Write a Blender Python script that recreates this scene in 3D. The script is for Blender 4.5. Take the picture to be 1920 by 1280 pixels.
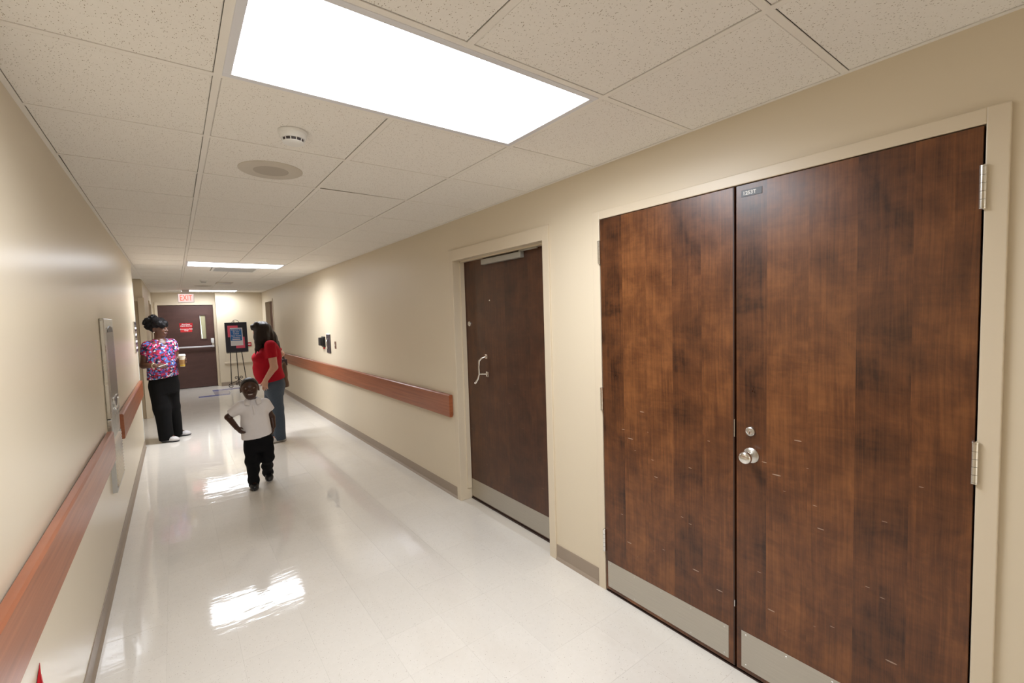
import bpy, bmesh, math, random
import numpy as np
from mathutils import Vector, Matrix, Euler

for o in list(bpy.data.objects): bpy.data.objects.remove(o)
SC = bpy.context.scene
COL = SC.collection
random.seed(7)

# ------------------------------------------------------------------ camera
CAM_H = 1.6657
YAW, PITCH, ROLL = 0.64118, -0.05914, -0.03072
_f = Vector((math.sin(YAW)*math.cos(PITCH), math.cos(YAW)*math.cos(PITCH), math.sin(PITCH)))
_r = Vector((math.cos(YAW), -math.sin(YAW), 0)); _u = _r.cross(_f)
_r2 = math.cos(ROLL)*_r + math.sin(ROLL)*_u
_u2 = -math.sin(ROLL)*_r + math.cos(ROLL)*_u
cam = bpy.data.cameras.new('camera'); cam_o = bpy.data.objects.new('camera', cam); COL.objects.link(cam_o)
cam.sensor_width = 36.0; cam.lens = 846.8/1920*36.0; cam.clip_start = 0.02; cam.clip_end = 100
m = Matrix((_r2, _u2, -_f)).transposed().to_4x4(); m.translation = Vector((0, 0, CAM_H))
cam_o.matrix_world = m
SC.camera = cam_o

# ------------------------------------------------------------------ world, exposure
w = bpy.data.worlds.new('world'); SC.world = w; w.use_nodes = True
w.node_tree.nodes['Background'].inputs[0].default_value = (0.02, 0.02, 0.02, 1)
SC.view_settings.view_transform = 'Standard'
SC.view_settings.look = 'None'
SC.view_settings.gamma = 1.0
SC.view_settings.use_curve_mapping = False
SC.view_settings.exposure = 0.0
LENS_GLOW = 9.0              # the lit acrylic itself
LAMP_WATTS = 34.0            # tubes behind each lens, thrown downwards by the prismatic acrylic
LAMP_SPREAD = math.radians(164)
LIGHT_COL = (0.95, 0.99, 1.06)

# ------------------------------------------------------------------ key dimensions (metres)
XL, XR, H = -0.413, 1.9966, 2.4964
T = 0.6096
GX1, GY1 = 0.167, 1.828           # ceiling grid: first runner, front edge of near light
YB, YF, YD = -6.5, 14.22, 14.45   # corridor start, far wall, recessed far door wall
ALC0, ALC1, XA = 7.95, 10.43, -1.5

# ------------------------------------------------------------------ material helpers
class NT:
    def __init__(s, name):
        s.m = bpy.data.materials.new(name); s.m.use_nodes = True
        s.t = s.m.node_tree; s.b = s.t.nodes['Principled BSDF']
    def n(s, typ, **kw):
        nd = s.t.nodes.new(typ)
        for k, v in kw.items():
            if k.startswith('i_'):
                key = k[2:]; key = int(key) if key.isdigit() else key.replace('_', ' ')
                s.link_or_set(nd.inputs[key], v)
            else: setattr(nd, k, v)
        return nd
    def link_or_set(s, inp, v):
        if hasattr(v, 'is_output') or isinstance(v, bpy.types.NodeSocket): s.t.links.new(v, inp)
        else: inp.default_value = v
    def P(s, **kw):
        for k, v in kw.items(): s.link_or_set(s.b.inputs[k.replace('_', ' ')], v)
    def coord(s, which='Object'): return s.n('ShaderNodeTexCoord').outputs[which]
    def mapping(s, vec, scale=(1, 1, 1), loc=(0, 0, 0), rot=(0, 0, 0)):
        return s.n('ShaderNodeMapping', i_Vector=vec, i_Scale=scale, i_Location=loc, i_Rotation=rot).outputs[0]
    def noise(s, vec, scale, detail=2, rough=0.5, out=0, dist=0.0):
        return s.n('ShaderNodeTexNoise', i_Vector=vec, i_Scale=scale, i_Detail=detail, i_Roughness=rough, i_Distortion=dist).outputs[out]
    def ramp(s, fac, stops, interp='LINEAR'):
        nd = s.n('ShaderNodeValToRGB', i_Fac=fac); cr = nd.color_ramp; cr.interpolation = interp
        while len(cr.elements) < len(stops): cr.elements.new(0.5)
        for e, (p, c) in zip(cr.elements, stops):
            e.position = p; e.color = (*c, 1) if len(c) == 3 else c
        return nd.outputs[0]
    def math(s, op, a, b=0.0, c=None):
        nd = s.n('ShaderNodeMath', operation=op); s.link_or_set(nd.inputs[0], a); s.link_or_set(nd.inputs[1], b)
        if c is not None: s.link_or_set(nd.inputs[2], c)
        return nd.outputs[0]
    def mix(s, fac, a, b, blend='MIX'):
        nd = s.n('ShaderNodeMix', data_type='RGBA', blend_type=blend)
        s.link_or_set(nd.inputs[0], fac)
        s.link_or_set(nd.inputs[6], a if not isinstance(a, tuple) else (*a, 1))
        s.link_or_set(nd.inputs[7], b if not isinstance(b, tuple) else (*b, 1))
        return nd.outputs[2]
    def bump(s, h, strength=0.1, dist=0.01):
        s.t.links.new(s.n('ShaderNodeBump', i_Height=h, i_Strength=strength, i_Distance=dist).outputs[0], s.b.inputs['Normal'])
    def randvec(s, vec):   # offset the pattern per object
        r = s.n('ShaderNodeObjectInfo').outputs['Random']
        k = s.math('MULTIPLY', r, 53.0)
        cv = s.n('ShaderNodeCombineXYZ', i_X=k, i_Y=s.math('MULTIPLY', r, 91.0), i_Z=s.math('MULTIPLY', r, 17.0)).outputs[0]
        a = s.n('ShaderNodeVectorMath', operation='ADD'); s.t.links.new(vec, a.inputs[0]); s.t.links.new(cv, a.inputs[1])
        return a.outputs[0], r

def plain(name, col, rough=0.5, metal=0.0, bump=None, var=0.0, spec=None, **kw):
    q = NT(name); q.P(Roughness=rough, Metallic=metal)
    q.b.inputs['Base Color'].default_value = (*col, 1)
    if spec is not None: q.b.inputs['Specular IOR Level'].default_value = spec
    if var or bump:
        v = q.coord()
        if var:
            nz = q.noise(v, kw.get('vscale', 9.0), 4)
            q.P(Base_Color=q.mix(nz, tuple(c*(1-var) for c in col), tuple(min(1, c*(1+var)) for c in col)))
        if bump: q.bump(q.noise(v, bump[0], 3), bump[1], bump[2] if len(bump) > 2 else 0.002)
    return q.m

M = {}
def wall_mat(name, col, rough):
    q = NT(name); v = q.coord()
    n1 = q.noise(v, 1.3, 3); n2 = q.noise(v, 140, 2)
    q.P(Base_Color=q.mix(n1, tuple(c*0.97 for c in col), tuple(c*1.02 for c in col)), Roughness=rough)
    q.bump(n2, 0.25, 0.0006)
    return q.m
M['wall'] = wall_mat('wall_paint', (0.72, 0.622, 0.465), 0.42)
M['wall_l'] = wall_mat('wall_paint_satin', (0.72, 0.622, 0.465), 0.30)
M['frame'] = plain('frame_paint', (0.70, 0.60, 0.45), 0.35)

def tile_mat():
    q = NT('acoustic_tile'); v, r = q.randvec(q.coord())
    vo = q.n('ShaderNodeTexVoronoi', i_Vector=q.mapping(v, (1, 0.55, 1), rot=(0, 0, 0.5)), i_Scale=215.0, i_Randomness=1.0)
    d = vo.outputs['Distance']
    pick = q.n('ShaderNodeSeparateColor', i_Color=vo.outputs['Color']).outputs[0]
    size = q.math('MULTIPLY', q.math('GREATER_THAN', pick, 0.30), q.math('MULTIPLY_ADD', pick, 0.30, 0.06))
    warp = q.noise(v, 260, 2)
    pit = q.math('LESS_THAN', q.math('MULTIPLY_ADD', warp, 0.35, d), q.math('ADD', size, 0.10))
    base = q.mix(q.noise(v, 60, 3), (0.86, 0.825, 0.765), (0.92, 0.885, 0.825))
    base = q.mix(q.math('MULTIPLY', r, 0.25), base, (0.85, 0.81, 0.75))
    q.P(Base_Color=q.mix(pit, base, (0.36, 0.295, 0.22)), Roughness=0.95)
    q.b.inputs['Specular IOR Level'].default_value = 0.1
    q.bump(q.math('SUBTRACT', q.math('MULTIPLY', q.noise(v, 220, 3), 0.3), pit), 0.6, 0.001)
    return q.m
M['tile'] = tile_mat()
M['tbar'] = plain('grid_paint', (0.87, 0.83, 0.765), 0.5)
M['plenum'] = plain('plenum_dark', (0.34, 0.30, 0.24), 0.9)

def floor_mat(name, c0, c1):
    q = NT(name); oc = q.coord(); v, r = q.randvec(oc)
    geo = q.n('ShaderNodeNewGeometry').outputs['Position']
    n = q.noise(v, 38, 5, 0.65)
    base = q.mix(n, c0, c1)
    base = q.mix(q.math('MULTIPLY', r, 0.18), base, tuple(c*0.86 for c in c0))
    vo = q.n('ShaderNodeTexVoronoi', i_Vector=q.mapping(v, (1, 0.6, 1), rot=(0, 0, 0.8)), i_Scale=190.0)
    pk = q.n('ShaderNodeSeparateColor', i_Color=vo.outputs['Color'])
    fleck = q.math('MULTIPLY', q.math('LESS_THAN', vo.outputs['Distance'], q.math('MULTIPLY', pk.outputs[1], 0.30)), q.math('GREATER_THAN', pk.outputs[0], 0.70))
    base = q.mix(q.math('MULTIPLY', fleck, 0.6), base, (0.36, 0.29, 0.22))
    fleck2 = q.math('MULTIPLY', q.math('LESS_THAN', vo.outputs['Distance'], 0.25), q.math('LESS_THAN', pk.outputs[0], 0.10))
    base = q.mix(q.math('MULTIPLY', fleck2, 0.6), base, (0.9, 0.87, 0.8))
    scuff = q.ramp(q.noise(q.mapping(geo, (1.2, 0.5, 1)), 1.6, 5, 0.65), [(0.52, (0, 0, 0)), (0.75, (1, 1, 1))])
    base = q.mix(q.math('MULTIPLY', scuff, 0.22), base, (0.58, 0.50, 0.40))
    q.P(Base_Color=base, Roughness=q.math('MULTIPLY_ADD', q.noise(geo, 5, 4), 0.07, 0.025))
    q.b.inputs['Specular IOR Level'].default_value = 0.5
    wv = q.noise(q.mapping(geo, (3.0, 9.0, 1)), 1.0, 3, 0.55)
    q.bump(wv, 0.16, 0.008)
    return q.m
M['vct'] = floor_mat('vinyl_tile', (0.775, 0.735, 0.66), (0.845, 0.80, 0.73))
M['vct_blue'] = floor_mat('vinyl_tile_blue', (0.16, 0.20, 0.46), (0.20, 0.25, 0.55))
M['vct_grey'] = floor_mat('vinyl_tile_mauve', (0.46, 0.43, 0.47), (0.52, 0.48, 0.52))
M['joint'] = plain('floor_joint', (0.70, 0.65, 0.57), 0.3)

def wood_mat(name, dark, mid, light, strip=0.155, scr=1.0, rough=0.3):
    q = NT(name); v = q.coord()
    sp = q.n('ShaderNodeSeparateXYZ', i_Vector=v)
    wob = q.math('MULTIPLY_ADD', q.noise(q.mapping(v, (1, 1, 0.6)), 1.5, 2), 0.05, sp.outputs[1])
    sid = q.math('FLOOR', q.math('DIVIDE', sp.outputs[1], strip))
    wn = q.n('ShaderNodeTexWhiteNoise', noise_dimensions='1D', i_W=sid).outputs[0]
    cv = q.n('ShaderNodeCombineXYZ', i_X=sp.outputs[0], i_Y=wob, i_Z=q.math('MULTIPLY_ADD', wn, 7.0, sp.outputs[2])).outputs[0]
    grain = q.noise(q.mapping(cv, (1, 75, 2.0)), 1.0, 5, 0.62, dist=0.6)
    fine = q.noise(q.mapping(cv, (1, 320, 9)), 1.0, 3, 0.6)
    blot = q.noise(q.mapping(cv, (1, 6.0, 5.5)), 1.0, 5, 0.62, dist=0.35)
    f = q.math('MULTIPLY_ADD', grain, 0.36, q.math('MULTIPLY', blot, 0.62))
    flame = q.noise(q.mapping(cv, (1, 3.6, 17.0), rot=(0.16, 0, 0)), 1.0, 4, 0.6, dist=1.6)
    f = q.math('ADD', f, q.math('MULTIPLY_ADD', flame, 0.17, -0.085))
    f = q.math('ADD', f, q.math('MULTIPLY_ADD', wn, 0.13, -0.06))
    f = q.math('ADD', f, q.math('MULTIPLY_ADD', fine, 0.16, -0.08))
    col = q.ramp(f, [(0.30, dark), (0.50, mid), (0.72, light)])
    # pale scratches, denser on the lower half, each a short thin line
    sv = q.mapping(v, (1, 7.0, 48.0), rot=(0.35, 0, 0))
    vo = q.n('ShaderNodeTexVoronoi', i_Vector=sv, i_Scale=1.0)
    pk = q.n('ShaderNodeSeparateColor', i_Color=vo.outputs['Color'])
    sc = q.math('MULTIPLY', q.math('LESS_THAN', vo.outputs['Distance'], q.math('MULTIPLY', pk.outputs[1], 0.125)), q.math('GREATER_THAN', pk.outputs[0], 0.72))
    low = q.math('LESS_THAN', sp.outputs[2], 1.15)
    sc = q.math('MULTIPLY', q.math('MULTIPLY', sc, low), 0.55*scr)
    col = q.mix(sc, col, (0.55, 0.42, 0.32))
    q.P(Base_Color=col, Roughness=q.math('MULTIPLY_ADD', blot, 0.12, rough-0.06))
    q.bump(fine, 0.05, 0.001)
    return q.m
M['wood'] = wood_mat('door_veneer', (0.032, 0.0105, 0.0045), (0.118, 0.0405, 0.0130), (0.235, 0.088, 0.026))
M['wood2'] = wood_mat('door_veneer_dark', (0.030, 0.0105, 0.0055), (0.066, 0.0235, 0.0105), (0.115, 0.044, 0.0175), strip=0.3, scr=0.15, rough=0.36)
M['wood3'] = wood_mat('far_door_veneer', (0.060, 0.027, 0.023), (0.082, 0.038, 0.031), (0.105, 0.050, 0.040), strip=0.5, scr=0.0, rough=0.45)
M['dooredge'] = plain('door_edge', (0.035, 0.016, 0.01), 0.5)
M['gap'] = plain('door_gap', (0.006, 0.005, 0.005), 0.8)

def rail_mat():
    q = NT('rail_wood'); v = q.coord()
    g = q.noise(q.mapping(v, (8, 1.2, 60)), 1.0, 5, 0.6, dist=0.4)
    q.P(Base_Color=q.ramp(g, [(0.3, (0.25, 0.072, 0.028)), (0.7, (0.40, 0.135, 0.058))]), Roughness=0.32)
    return q.m
M['rail'] = rail_mat()

def brushed(name, col, rough, sc):
    q = NT(name); v = q.coord()
    n = q.noise(q.mapping(v, sc), 1.0, 4, 0.65)
    q.P(Base_Color=q.mix(n, tuple(c*0.8 for c in col), tuple(min(1, c*1.1) for c in col)), Metallic=1.0,
        Roughness=q.math('MULTIPLY_ADD', n, 0.18, rough-0.09))
    return q.m
M['kick'] = brushed('kick_plate_steel', (0.56, 0.53, 0.47), 0.42, (1, 6, 260))
M['steel'] = brushed('stainless_steel', (0.60, 0.60, 0.58), 0.28, (1, 200, 5))
M['chrome'] = plain('satin_chrome', (0.78, 0.77, 0.74), 0.16, 1.0)
M['chrome_d'] = plain('dull_chrome', (0.62, 0.61, 0.58), 0.3, 1.0)
M['closer'] = plain('closer_grey', (0.42, 0.40, 0.35), 0.45, 0.5)
M['base'] = plain('vinyl_base', (0.335, 0.265, 0.20), 0.45, var=0.05)
M['white'] = plain('white_plastic', (0.80, 0.79, 0.76), 0.35)
M['spk_ring'] = plain('speaker_ring', (0.60, 0.545, 0.46), 0.5)
M['lens_frame'] = plain('troffer_frame', (0.74, 0.74, 0.77), 0.35)
M['black'] = plain('black_plastic', (0.012, 0.012, 0.013), 0.35)
M['iron'] = plain('wrought_iron', (0.025, 0.02, 0.017), 0.5, 0.6)
M['dplate'] = plain('dark_plate', (0.055, 0.042, 0.045), 0.4)
M['brown_plate'] = plain('brown_switch_plate', (0.16, 0.08, 0.055), 0.4)
M['red'] = plain('red_plastic', (0.45, 0.012, 0.018), 0.3)
M['red_sign'] = plain('red_sign_face', (0.42, 0.014, 0.022), 0.4)
M['lit_white'] = plain('sign_lettering', (0.85, 0.84, 0.82), 0.5)
def speaker_mat():
    q = NT('speaker_grille'); v = q.coord()
    d = q.n('ShaderNodeTexVoronoi', i_Vector=v, i_Scale=160.0, i_Randomness=0.0).outputs['Distance']
    q.P(Base_Color=q.mix(q.math('LESS_THAN', d, 0.3), (0.46, 0.41, 0.34), (0.19, 0.16, 0.13)), Roughness=0.6); return q.m
M['spk'] = speaker_mat()
def emit(name, col, st):
    q = NT(name); q.b.inputs['Base Color'].default_value = (*col, 1)
    q.b.inputs['Emission Color'].default_value = (*col, 1); q.b.inputs['Emission Strength'].default_value = st
    return q.m
M['lens'] = emit('lit_lens', LIGHT_COL, LENS_GLOW)
M['exit_face'] = emit('exit_face', (0.95, 0.80, 0.78), 0.75)
M['exit_red'] = emit('exit_letters', (1.0, 0.10, 0.06), 1.6)
M['glass_pane'] = plain('wired_glass', (0.44, 0.41, 0.25), 0.2)
M['slit_glow'] = emit('lit_slit', (0.95, 1.0, 0.92), 0.8)  # glowing strip standing in for the lit corridor behind the window

# ------------------------------------------------------------------ object helpers
def tag(o, label=None, cat=None, group=None, kind=None):
    if label: o['label'] = label
    if cat: o['category'] = cat
    if group: o['group'] = group
    if kind: o['kind'] = kind
    return o
def thing(name, loc, label=None, cat=None, group=None, kind=None, rz=0.0):
    o = bpy.data.objects.new(name, None); COL.objects.link(o); o.location = loc; o.rotation_euler.z = rz
    o.empty_display_size = 0.1
    return tag(o, label, cat, group, kind)

class MB:
    """collects faces; points are given in world metres unless local=True on build"""
    def __init__(s): s.v = []; s.f = []
    def add(s, vs, fs):
        k = len(s.v); s.v += [tuple(p) for p in vs]; s.f += [tuple(i+k for i in f) for f in fs]; return s
    def box(s, x0, x1, y0, y1, z0, z1, bev=0.0):
        if x0 > x1: x0, x1 = x1, x0
        if y0 > y1: y0, y1 = y1, y0
        if z0 > z1: z0, z1 = z1, z0
        if bev <= 0:
            return s.add([(x0,y0,z0),(x1,y0,z0),(x1,y1,z0),(x0,y1,z0),(x0,y0,z1),(x1,y0,z1),(x1,y1,z1),(x0,y1,z1)],
                  [(0,3,2,1),(4,5,6,7),(0,1,5,4),(1,2,6,5),(2,3,7,6),(3,0,4,7)])
        bm = bmesh.new(); bmesh.ops.create_cube(bm, size=1)
        for v in bm.verts: v.co = Vector(((x0+x1)/2+v.co.x*(x1-x0), (y0+y1)/2+v.co.y*(y1-y0), (z0+z1)/2+v.co.z*(z1-z0)))
        bmesh.ops.bevel(bm, geom=bm.edges[:], offset=bev, segments=2, profile=0.5, affect='EDGES')
        return s.bm(bm)
    def bm(s, bm):
        bm.verts.index_update(); s.add([v.co[:] for v in bm.verts], [[v.index for v in f.verts] for f in bm.faces]); bm.free(); return s
    def lathe(s, o, axis, prof, n=28, cap=True):
        """prof: list of (along axis, radius)"""
        ax = Vector(axis).normalized(); t = Vector((0, 0, 1)) if abs(ax.z) < 0.9 else Vector((1, 0, 0))
        a = ax.cross(t).normalized(); b = ax.cross(a); o = Vector(o)
        vs = []; fs = []
        for h, r in prof:
            for k in range(n):
                an = 2*math.pi*k/n; vs.append(o+ax*h+(a*math.cos(an)+b*math.sin(an))*r)
        for i in range(len(prof)-1):
            for k in range(n):
                k2 = (k+1) % n; fs.append((i*n+k, i*n+k2, (i+1)*n+k2, (i+1)*n+k))
        if cap:
            fs.append(tuple(range(n))[::-1]); fs.append(tuple((len(prof)-1)*n+k for k in range(n)))
        return s.add(vs, fs)
    def tube(s, pts, r, n=8):
        pts = [Vector(p) for p in pts]; vs = []; fs = []
        rr = r if isinstance(r, (list, tuple)) else [r]*len(pts)
        prev = None
        for i, p in enumerate(pts):
            d = (pts[min(i+1, len(pts)-1)]-pts[max(i-1, 0)]).normalized()
            if prev is None:
                t = Vector((0, 0, 1)) if abs(d.z) < 0.9 else Vector((1, 0, 0)); a = d.cross(t).normalized()
            else: a = (prev - d*prev.dot(d)).normalized()
            prev = a; b = d.cross(a)
            for k in range(n):
                an = 2*math.pi*k/n; vs.append(p+(a*math.cos(an)+b*math.sin(an))*rr[i])
        for i in range(len(pts)-1):
            for k in range(n):
                k2 = (k+1) % n; fs.append((i*n+k, i*n+k2, (i+1)*n+k2, (i+1)*n+k))
        fs.append(tuple(range(n))[::-1]); fs.append(tuple((len(pts)-1)*n+k for k in range(n)))
        return s.add(vs, fs)
    def build(s, name, mat, parent=None, smooth=False, origin=None):
        org = Vector(origin) if origin is not None else Vector((0, 0, 0))
        base = org.copy()
        me = bpy.data.meshes.new(name)
        me.from_pydata([tuple(Vector(p)-base) for p in s.v], [], s.f); me.update()
        me.materials.append(mat)
        if smooth:
            me.polygons.foreach_set('use_smooth', [True]*len(me.polygons)); me.set_sharp_from_angle(angle=math.radians(40))
        o = bpy.data.objects.new(name, me); COL.objects.link(o)
        if parent is not None:
            o.parent = parent; o.location = base - wloc(parent)
        else: o.location = base
        bm = bmesh.new(); bm.from_mesh(me); bmesh.ops.recalc_face_normals(bm, faces=bm.faces[:]); bm.to_mesh(me); bm.free()
        return o
def wloc(o):
    p = Vector(o.location)
    while o.parent: o = o.parent; p += Vector(o.location)
    return p
def part(name, mat, parent, mb, smooth=False):
    """child mesh whose points are world coordinates; origin sits on the parent's origin"""
    return mb.build(name, mat, parent, smooth, origin=wloc(parent))

def lettering(txt, size, pos, right, up, mat, parent, depth=0.0008, name='lettering', align='CENTER', bold=0.0, xs=1.0):
    cu = bpy.data.curves.new('txt', 'FONT'); cu.body = txt; cu.size = size; cu.align_x = align; cu.align_y = 'CENTER'
    cu.extrude = depth; cu.offset = bold; cu.resolution_u = 3; cu.space_line = 0.9
    t = bpy.data.objects.new('txt', cu); COL.objects.link(t)
    dg = bpy.context.evaluated_depsgraph_get(); dg.update()
    me = bpy.data.meshes.new_from_object(t.evaluated_get(dg)); bpy.data.objects.remove(t)
    R_ = Vector(right).normalized(); U_ = Vector(up).normalized(); N_ = R_.cross(U_)
    mt = Matrix((R_*xs, U_, N_)).transposed().to_4x4(); mt.translation = Vector(pos) - wloc(parent)
    me.transform(mt); me.materials.clear(); me.materials.append(mat); me.name = name
    o = bpy.data.objects.new(name, me); COL.objects.link(o); o.parent = parent
    return o

# ================================================================== THE SETTING
# ---- floor: slab with 12 inch vinyl tiles
FT = 0.3048; FX0 = -0.128 - FT; FY0 = 1.315 - 3*FT
floor = MB().box(XA-0.15, XR+0.3, YB, YD+0.1, -0.12, -0.001).build('floor', M['joint'])
tag(floor, 'glossy cream speckled vinyl tile floor of the corridor', kind='structure')
tm = MB(); e = 0.00012
tm.add([(-FT/2+e,-FT/2+e,-0.001),(FT/2-e,-FT/2+e,-0.001),(FT/2-e,FT/2-e,-0.001),(-FT/2+e,FT/2-e,-0.001),
        (-FT/2+2*e,-FT/2+2*e,0),(FT/2-2*e,-FT/2+2*e,0),(FT/2-2*e,FT/2-2*e,0),(-FT/2+2*e,FT/2-2*e,0)],
       [(4,5,6,7),(0,1,5,4),(1,2,6,5),(2,3,7,6),(3,0,4,7)])
proto = None
stuff = MB()
def tile_at(cx, cy, mat=None):
    global proto
    if proto is None:
        proto = tm.build('tile', M['vct'], floor); o = proto
    else:
        o = proto.copy(); COL.objects.link(o); o.parent = floor
    o.location = (cx, cy, 0)
    o.rotation_euler = (random.uniform(-1, 1)*0.0011, random.uniform(-1, 1)*0.0011, random.choice((0, math.pi/2)) )
    return o
count = 0
for r in range(0, 48):
    for c in range(8):
        cx, cy = FX0+(c+0.5)*FT, FY0+(r+0.5)*FT
        if cy > 14.4: continue
        if count < 300: tile_at(cx, cy); count += 1
        else: stuff.add([(x+cx, y+cy, z) for x, y, z in tm.v], tm.f)
for r in range(-24, 0):
    for c in range(8): stuff.add([(x+FX0+(c+0.5)*FT, y+FY0+(r+0.5)*FT, z) for x, y, z in tm.v], tm.f)
for r in range(24, 35):
    for c in range(-4, 0): stuff.add([(x+FX0+(c+0.5)*FT, y+FY0+(r+0.5)*FT, z) for x, y, z in tm.v], tm.f)
st = part('far_tile', M['vct'], floor, stuff); tag(st, kind='stuff')
# blue and mauve inlay by the far door
part('inlay_strip', M['vct_blue'], floor, MB().box(0.36, 0.97, 12.42, 12.62, -0.001, 0.0016))
part('inlay_strip', M['vct_blue'], floor, MB().box(0.68, 1.75, 13.36, 13.56, -0.001, 0.0016))
part('inlay_panel', M['vct_grey'], floor, MB().box(0.68, 1.0, 12.62, 13.36, -0.001, 0.0014))

# ---- ceiling: dark deck, lay-in tiles and grid
ceiling = MB().box(XA-0.15, XR+0.3, YB, YD+0.1, H+0.045, H+0.12).build('ceiling', M['plenum'])
tag(ceiling, 'suspended ceiling of pitted beige acoustic tiles in a grid', kind='structure')
TB = 0.0115
runners = [GX1+i*T for i in range(0, 3)]
lights_rows = [0, 10, 20, -10]                 # row index whose tiles are replaced by a light (columns 1, 2)
def row_y(r): return GY1 + (r-1)*T
r_min, r_max = -12, 21
cols = [(XL+0.018, GX1-TB), (GX1+TB, GX1+T-TB), (GX1+T+TB, GX1+2*T-TB), (GX1+2*T+TB, XR-0.018)]
_tm = {}
def ceil_tile(x0, x1, y0, y1, tilt=(0, 0), dz=0.0):
    w_, l_ = round(x1-x0-0.0025, 4), round(y1-y0-0.0025, 4)
    if (w_, l_) not in _tm:
        a, b = w_/2, l_/2; c = 0.003
        q = MB(); q.add([(-a,-b,0.016),(a,-b,0.016),(a,b,0.016),(-a,b,0.016),(-a,-b,0.003),(a,-b,0.003),(a,b,0.003),(-a,b,0.003),
                         (-a+c,-b+c,0),(a-c,-b+c,0),(a-c,b-c,0),(-a+c,b-c,0)],
                        [(0,1,2,3),(4,5,1,0),(5,6,2,1),(6,7,3,2),(7,4,0,3),(8,9,5,4),(9,10,6,5),(10,11,7,6),(11,8,4,7),(11,10,9,8)])
        o = q.build('tile', M['tile'], ceiling); _tm[(w_, l_)] = o
    else:
        o = _tm[(w_, l_)].copy(); COL.objects.link(o); o.parent = ceiling
    o.location = ((x0+x1)/2, (y0+y1)/2, H - 0.0005 + dz); o.rotation_euler = (tilt[0], tilt[1], 0)
    return o
for r in range(r_min, r_max+1):
    y0, y1 = row_y(r)+TB, row_y(r+1)-TB
    if y0 > YF-0.1: continue
    if y1 > YF-0.02: y1 = YF-0.018
    y0 = max(y0, YB+0.02)
    for c, (x0, x1) in enumerate(cols):
        if c in (1, 2) and r in lights_rows: continue
        if c == 1 and r == 11: continue        # register
        tilt = (random.uniform(-1, 1)*0.0009, random.uniform(-1, 1)*0.0009); dz = random.uniform(0, 0.001)
        if c == 2 and r == 2: tilt = (0.0, 0.008); dz = 0.0035     # shifted tile beside the speaker tile
        if c == 0 and r == 3: tilt = (-0.008, -0.004); dz = 0.003
        ceil_tile(x0, x1, y0, y1, tilt, dz)
for r in range(10, 15):                          # side recess on the left
    for k in range(1, 3):
        x1 = XL-0.01-(k-1)*T; ceil_tile(x1-T+2*TB, x1, max(row_y(r)+TB, ALC0), min(row_y(r+1)-TB, ALC1-0.02))
for i, x in enumerate(runners):
    rm = MB(); spans = [(YB, YF)]
    if i == 1:                                   # the middle runner stops at every light
        ys = [YB] + [v for q in sorted(lights_rows) for v in (row_y(q)+TB, row_y(q+1)-TB)] + [YF]
        spans = [(ys[k], ys[k+1]) for k in range(0, len(ys), 2) if ys[k+1] > ys[k]]
    for a, b in spans: rm.box(x-TB, x+TB, a, b, H-0.0015, H+0.002).box(x-0.001, x+0.001, a, b, H+0.002, H+0.04)
    part('main_runner', M['tbar'], ceiling, rm)
part('wall_angle', M['tbar'], ceiling, MB().box(XL, XL+0.018, YB, ALC0, H-0.0012, H+0.002).box(XL, XL+0.018, ALC1, YF, H-0.0012, H+0.002))
part('wall_angle', M['tbar'], ceiling, MB().box(XR-0.018, XR, YB, YF, H-0.0012, H+0.002))
part('wall_angle', M['tbar'], ceiling, MB().box(XL, XR, YF-0.018, YF+0.25, H-0.0012, H+0.002))
part('main_runner', M['tbar'], ceiling, MB().box(XL-0.012, XL+0.02, ALC0, ALC1, H-0.0013, H+0.002))
ct = MB()
for r in range(r_min+1, r_max+1):
    y = row_y(r)
    if y > YF: continue
    segs = [(XL+0.018, GX1-TB), (GX1+TB, GX1+T-TB), (GX1+T+TB, GX1+2*T-TB), (GX1+2*T+TB, XR-0.018)]
    for (x0, x1) in segs:
        part('cross_tee', M['tbar'], ceiling, MB().box(x0, x1, y-TB, y+TB, H-0.001, H+0.002))

# ---- walls
def wall_with_openings(name, x0, x1, y0, y1, openings, mat, label):
    mb = MB(); y = y0
    for (a, b, z) in sorted(openings):
        mb.box(x0, x1, y, a, -0.05, H+0.03); mb.box(x0, x1, a, b, z, H+0.03); y = b
    mb.box(x0, x1, y, y1, -0.05, H+0.03)
    o = mb.build(name, mat); tag(o, label, kind='structure'); return o
DD0, DD1, DDZ = 0.198, 1.842, 2.241      # double door frame, outer
D20, D21, D2Z = 2.232, 3.560, 2.243      # single door frame, outer
D30, D31, D3Z = 12.55, 13.62, 2.20
wall_r = wall_with_openings('wall_right', XR, XR+0.16, YB, YF+0.3, [(DD0+0.01, DD1-0.01, DDZ-0.01), (D20+0.01, D21-0.01, D2Z-0.01), (D30, D31, D3Z)], M['wall'], 'beige painted corridor wall with the wooden doors')
wall_l = MB().box(XL-0.16, XL, YB, ALC0, -0.05, H+0.03).build('wall_left', M['wall_l']); tag(wall_l, 'beige satin painted wall carrying the drinking fountain', kind='structure')
wl2 = wall_with_openings('wall_left_far', XL-0.16, XL, ALC1, YD+0.1, [(12.75, 13.62, 2.17)], M['wall'], 'short stretch of beige wall beyond the side recess'); 
wa = MB().box(XA-0.1, XA, ALC0-0.1, ALC1+0.1, -0.05, H+0.03).box(XA, XL-0.16, ALC0-0.12, ALC0, -0.05, H+0.03).build('wall_recess', M['wall']); tag(wa, 'beige walls of the side recess on the left', kind='structure')
wret = MB().box(XA, XL-0.16, ALC1, ALC1+0.12, -0.05, H+0.03).build('wall_return', M['wall']); tag(wret, 'shaded beige wall face at the end of the side recess', kind='structure')
fw = MB()
FD0, FD1, FDZ = -0.365, 0.925, 2.255
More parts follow.
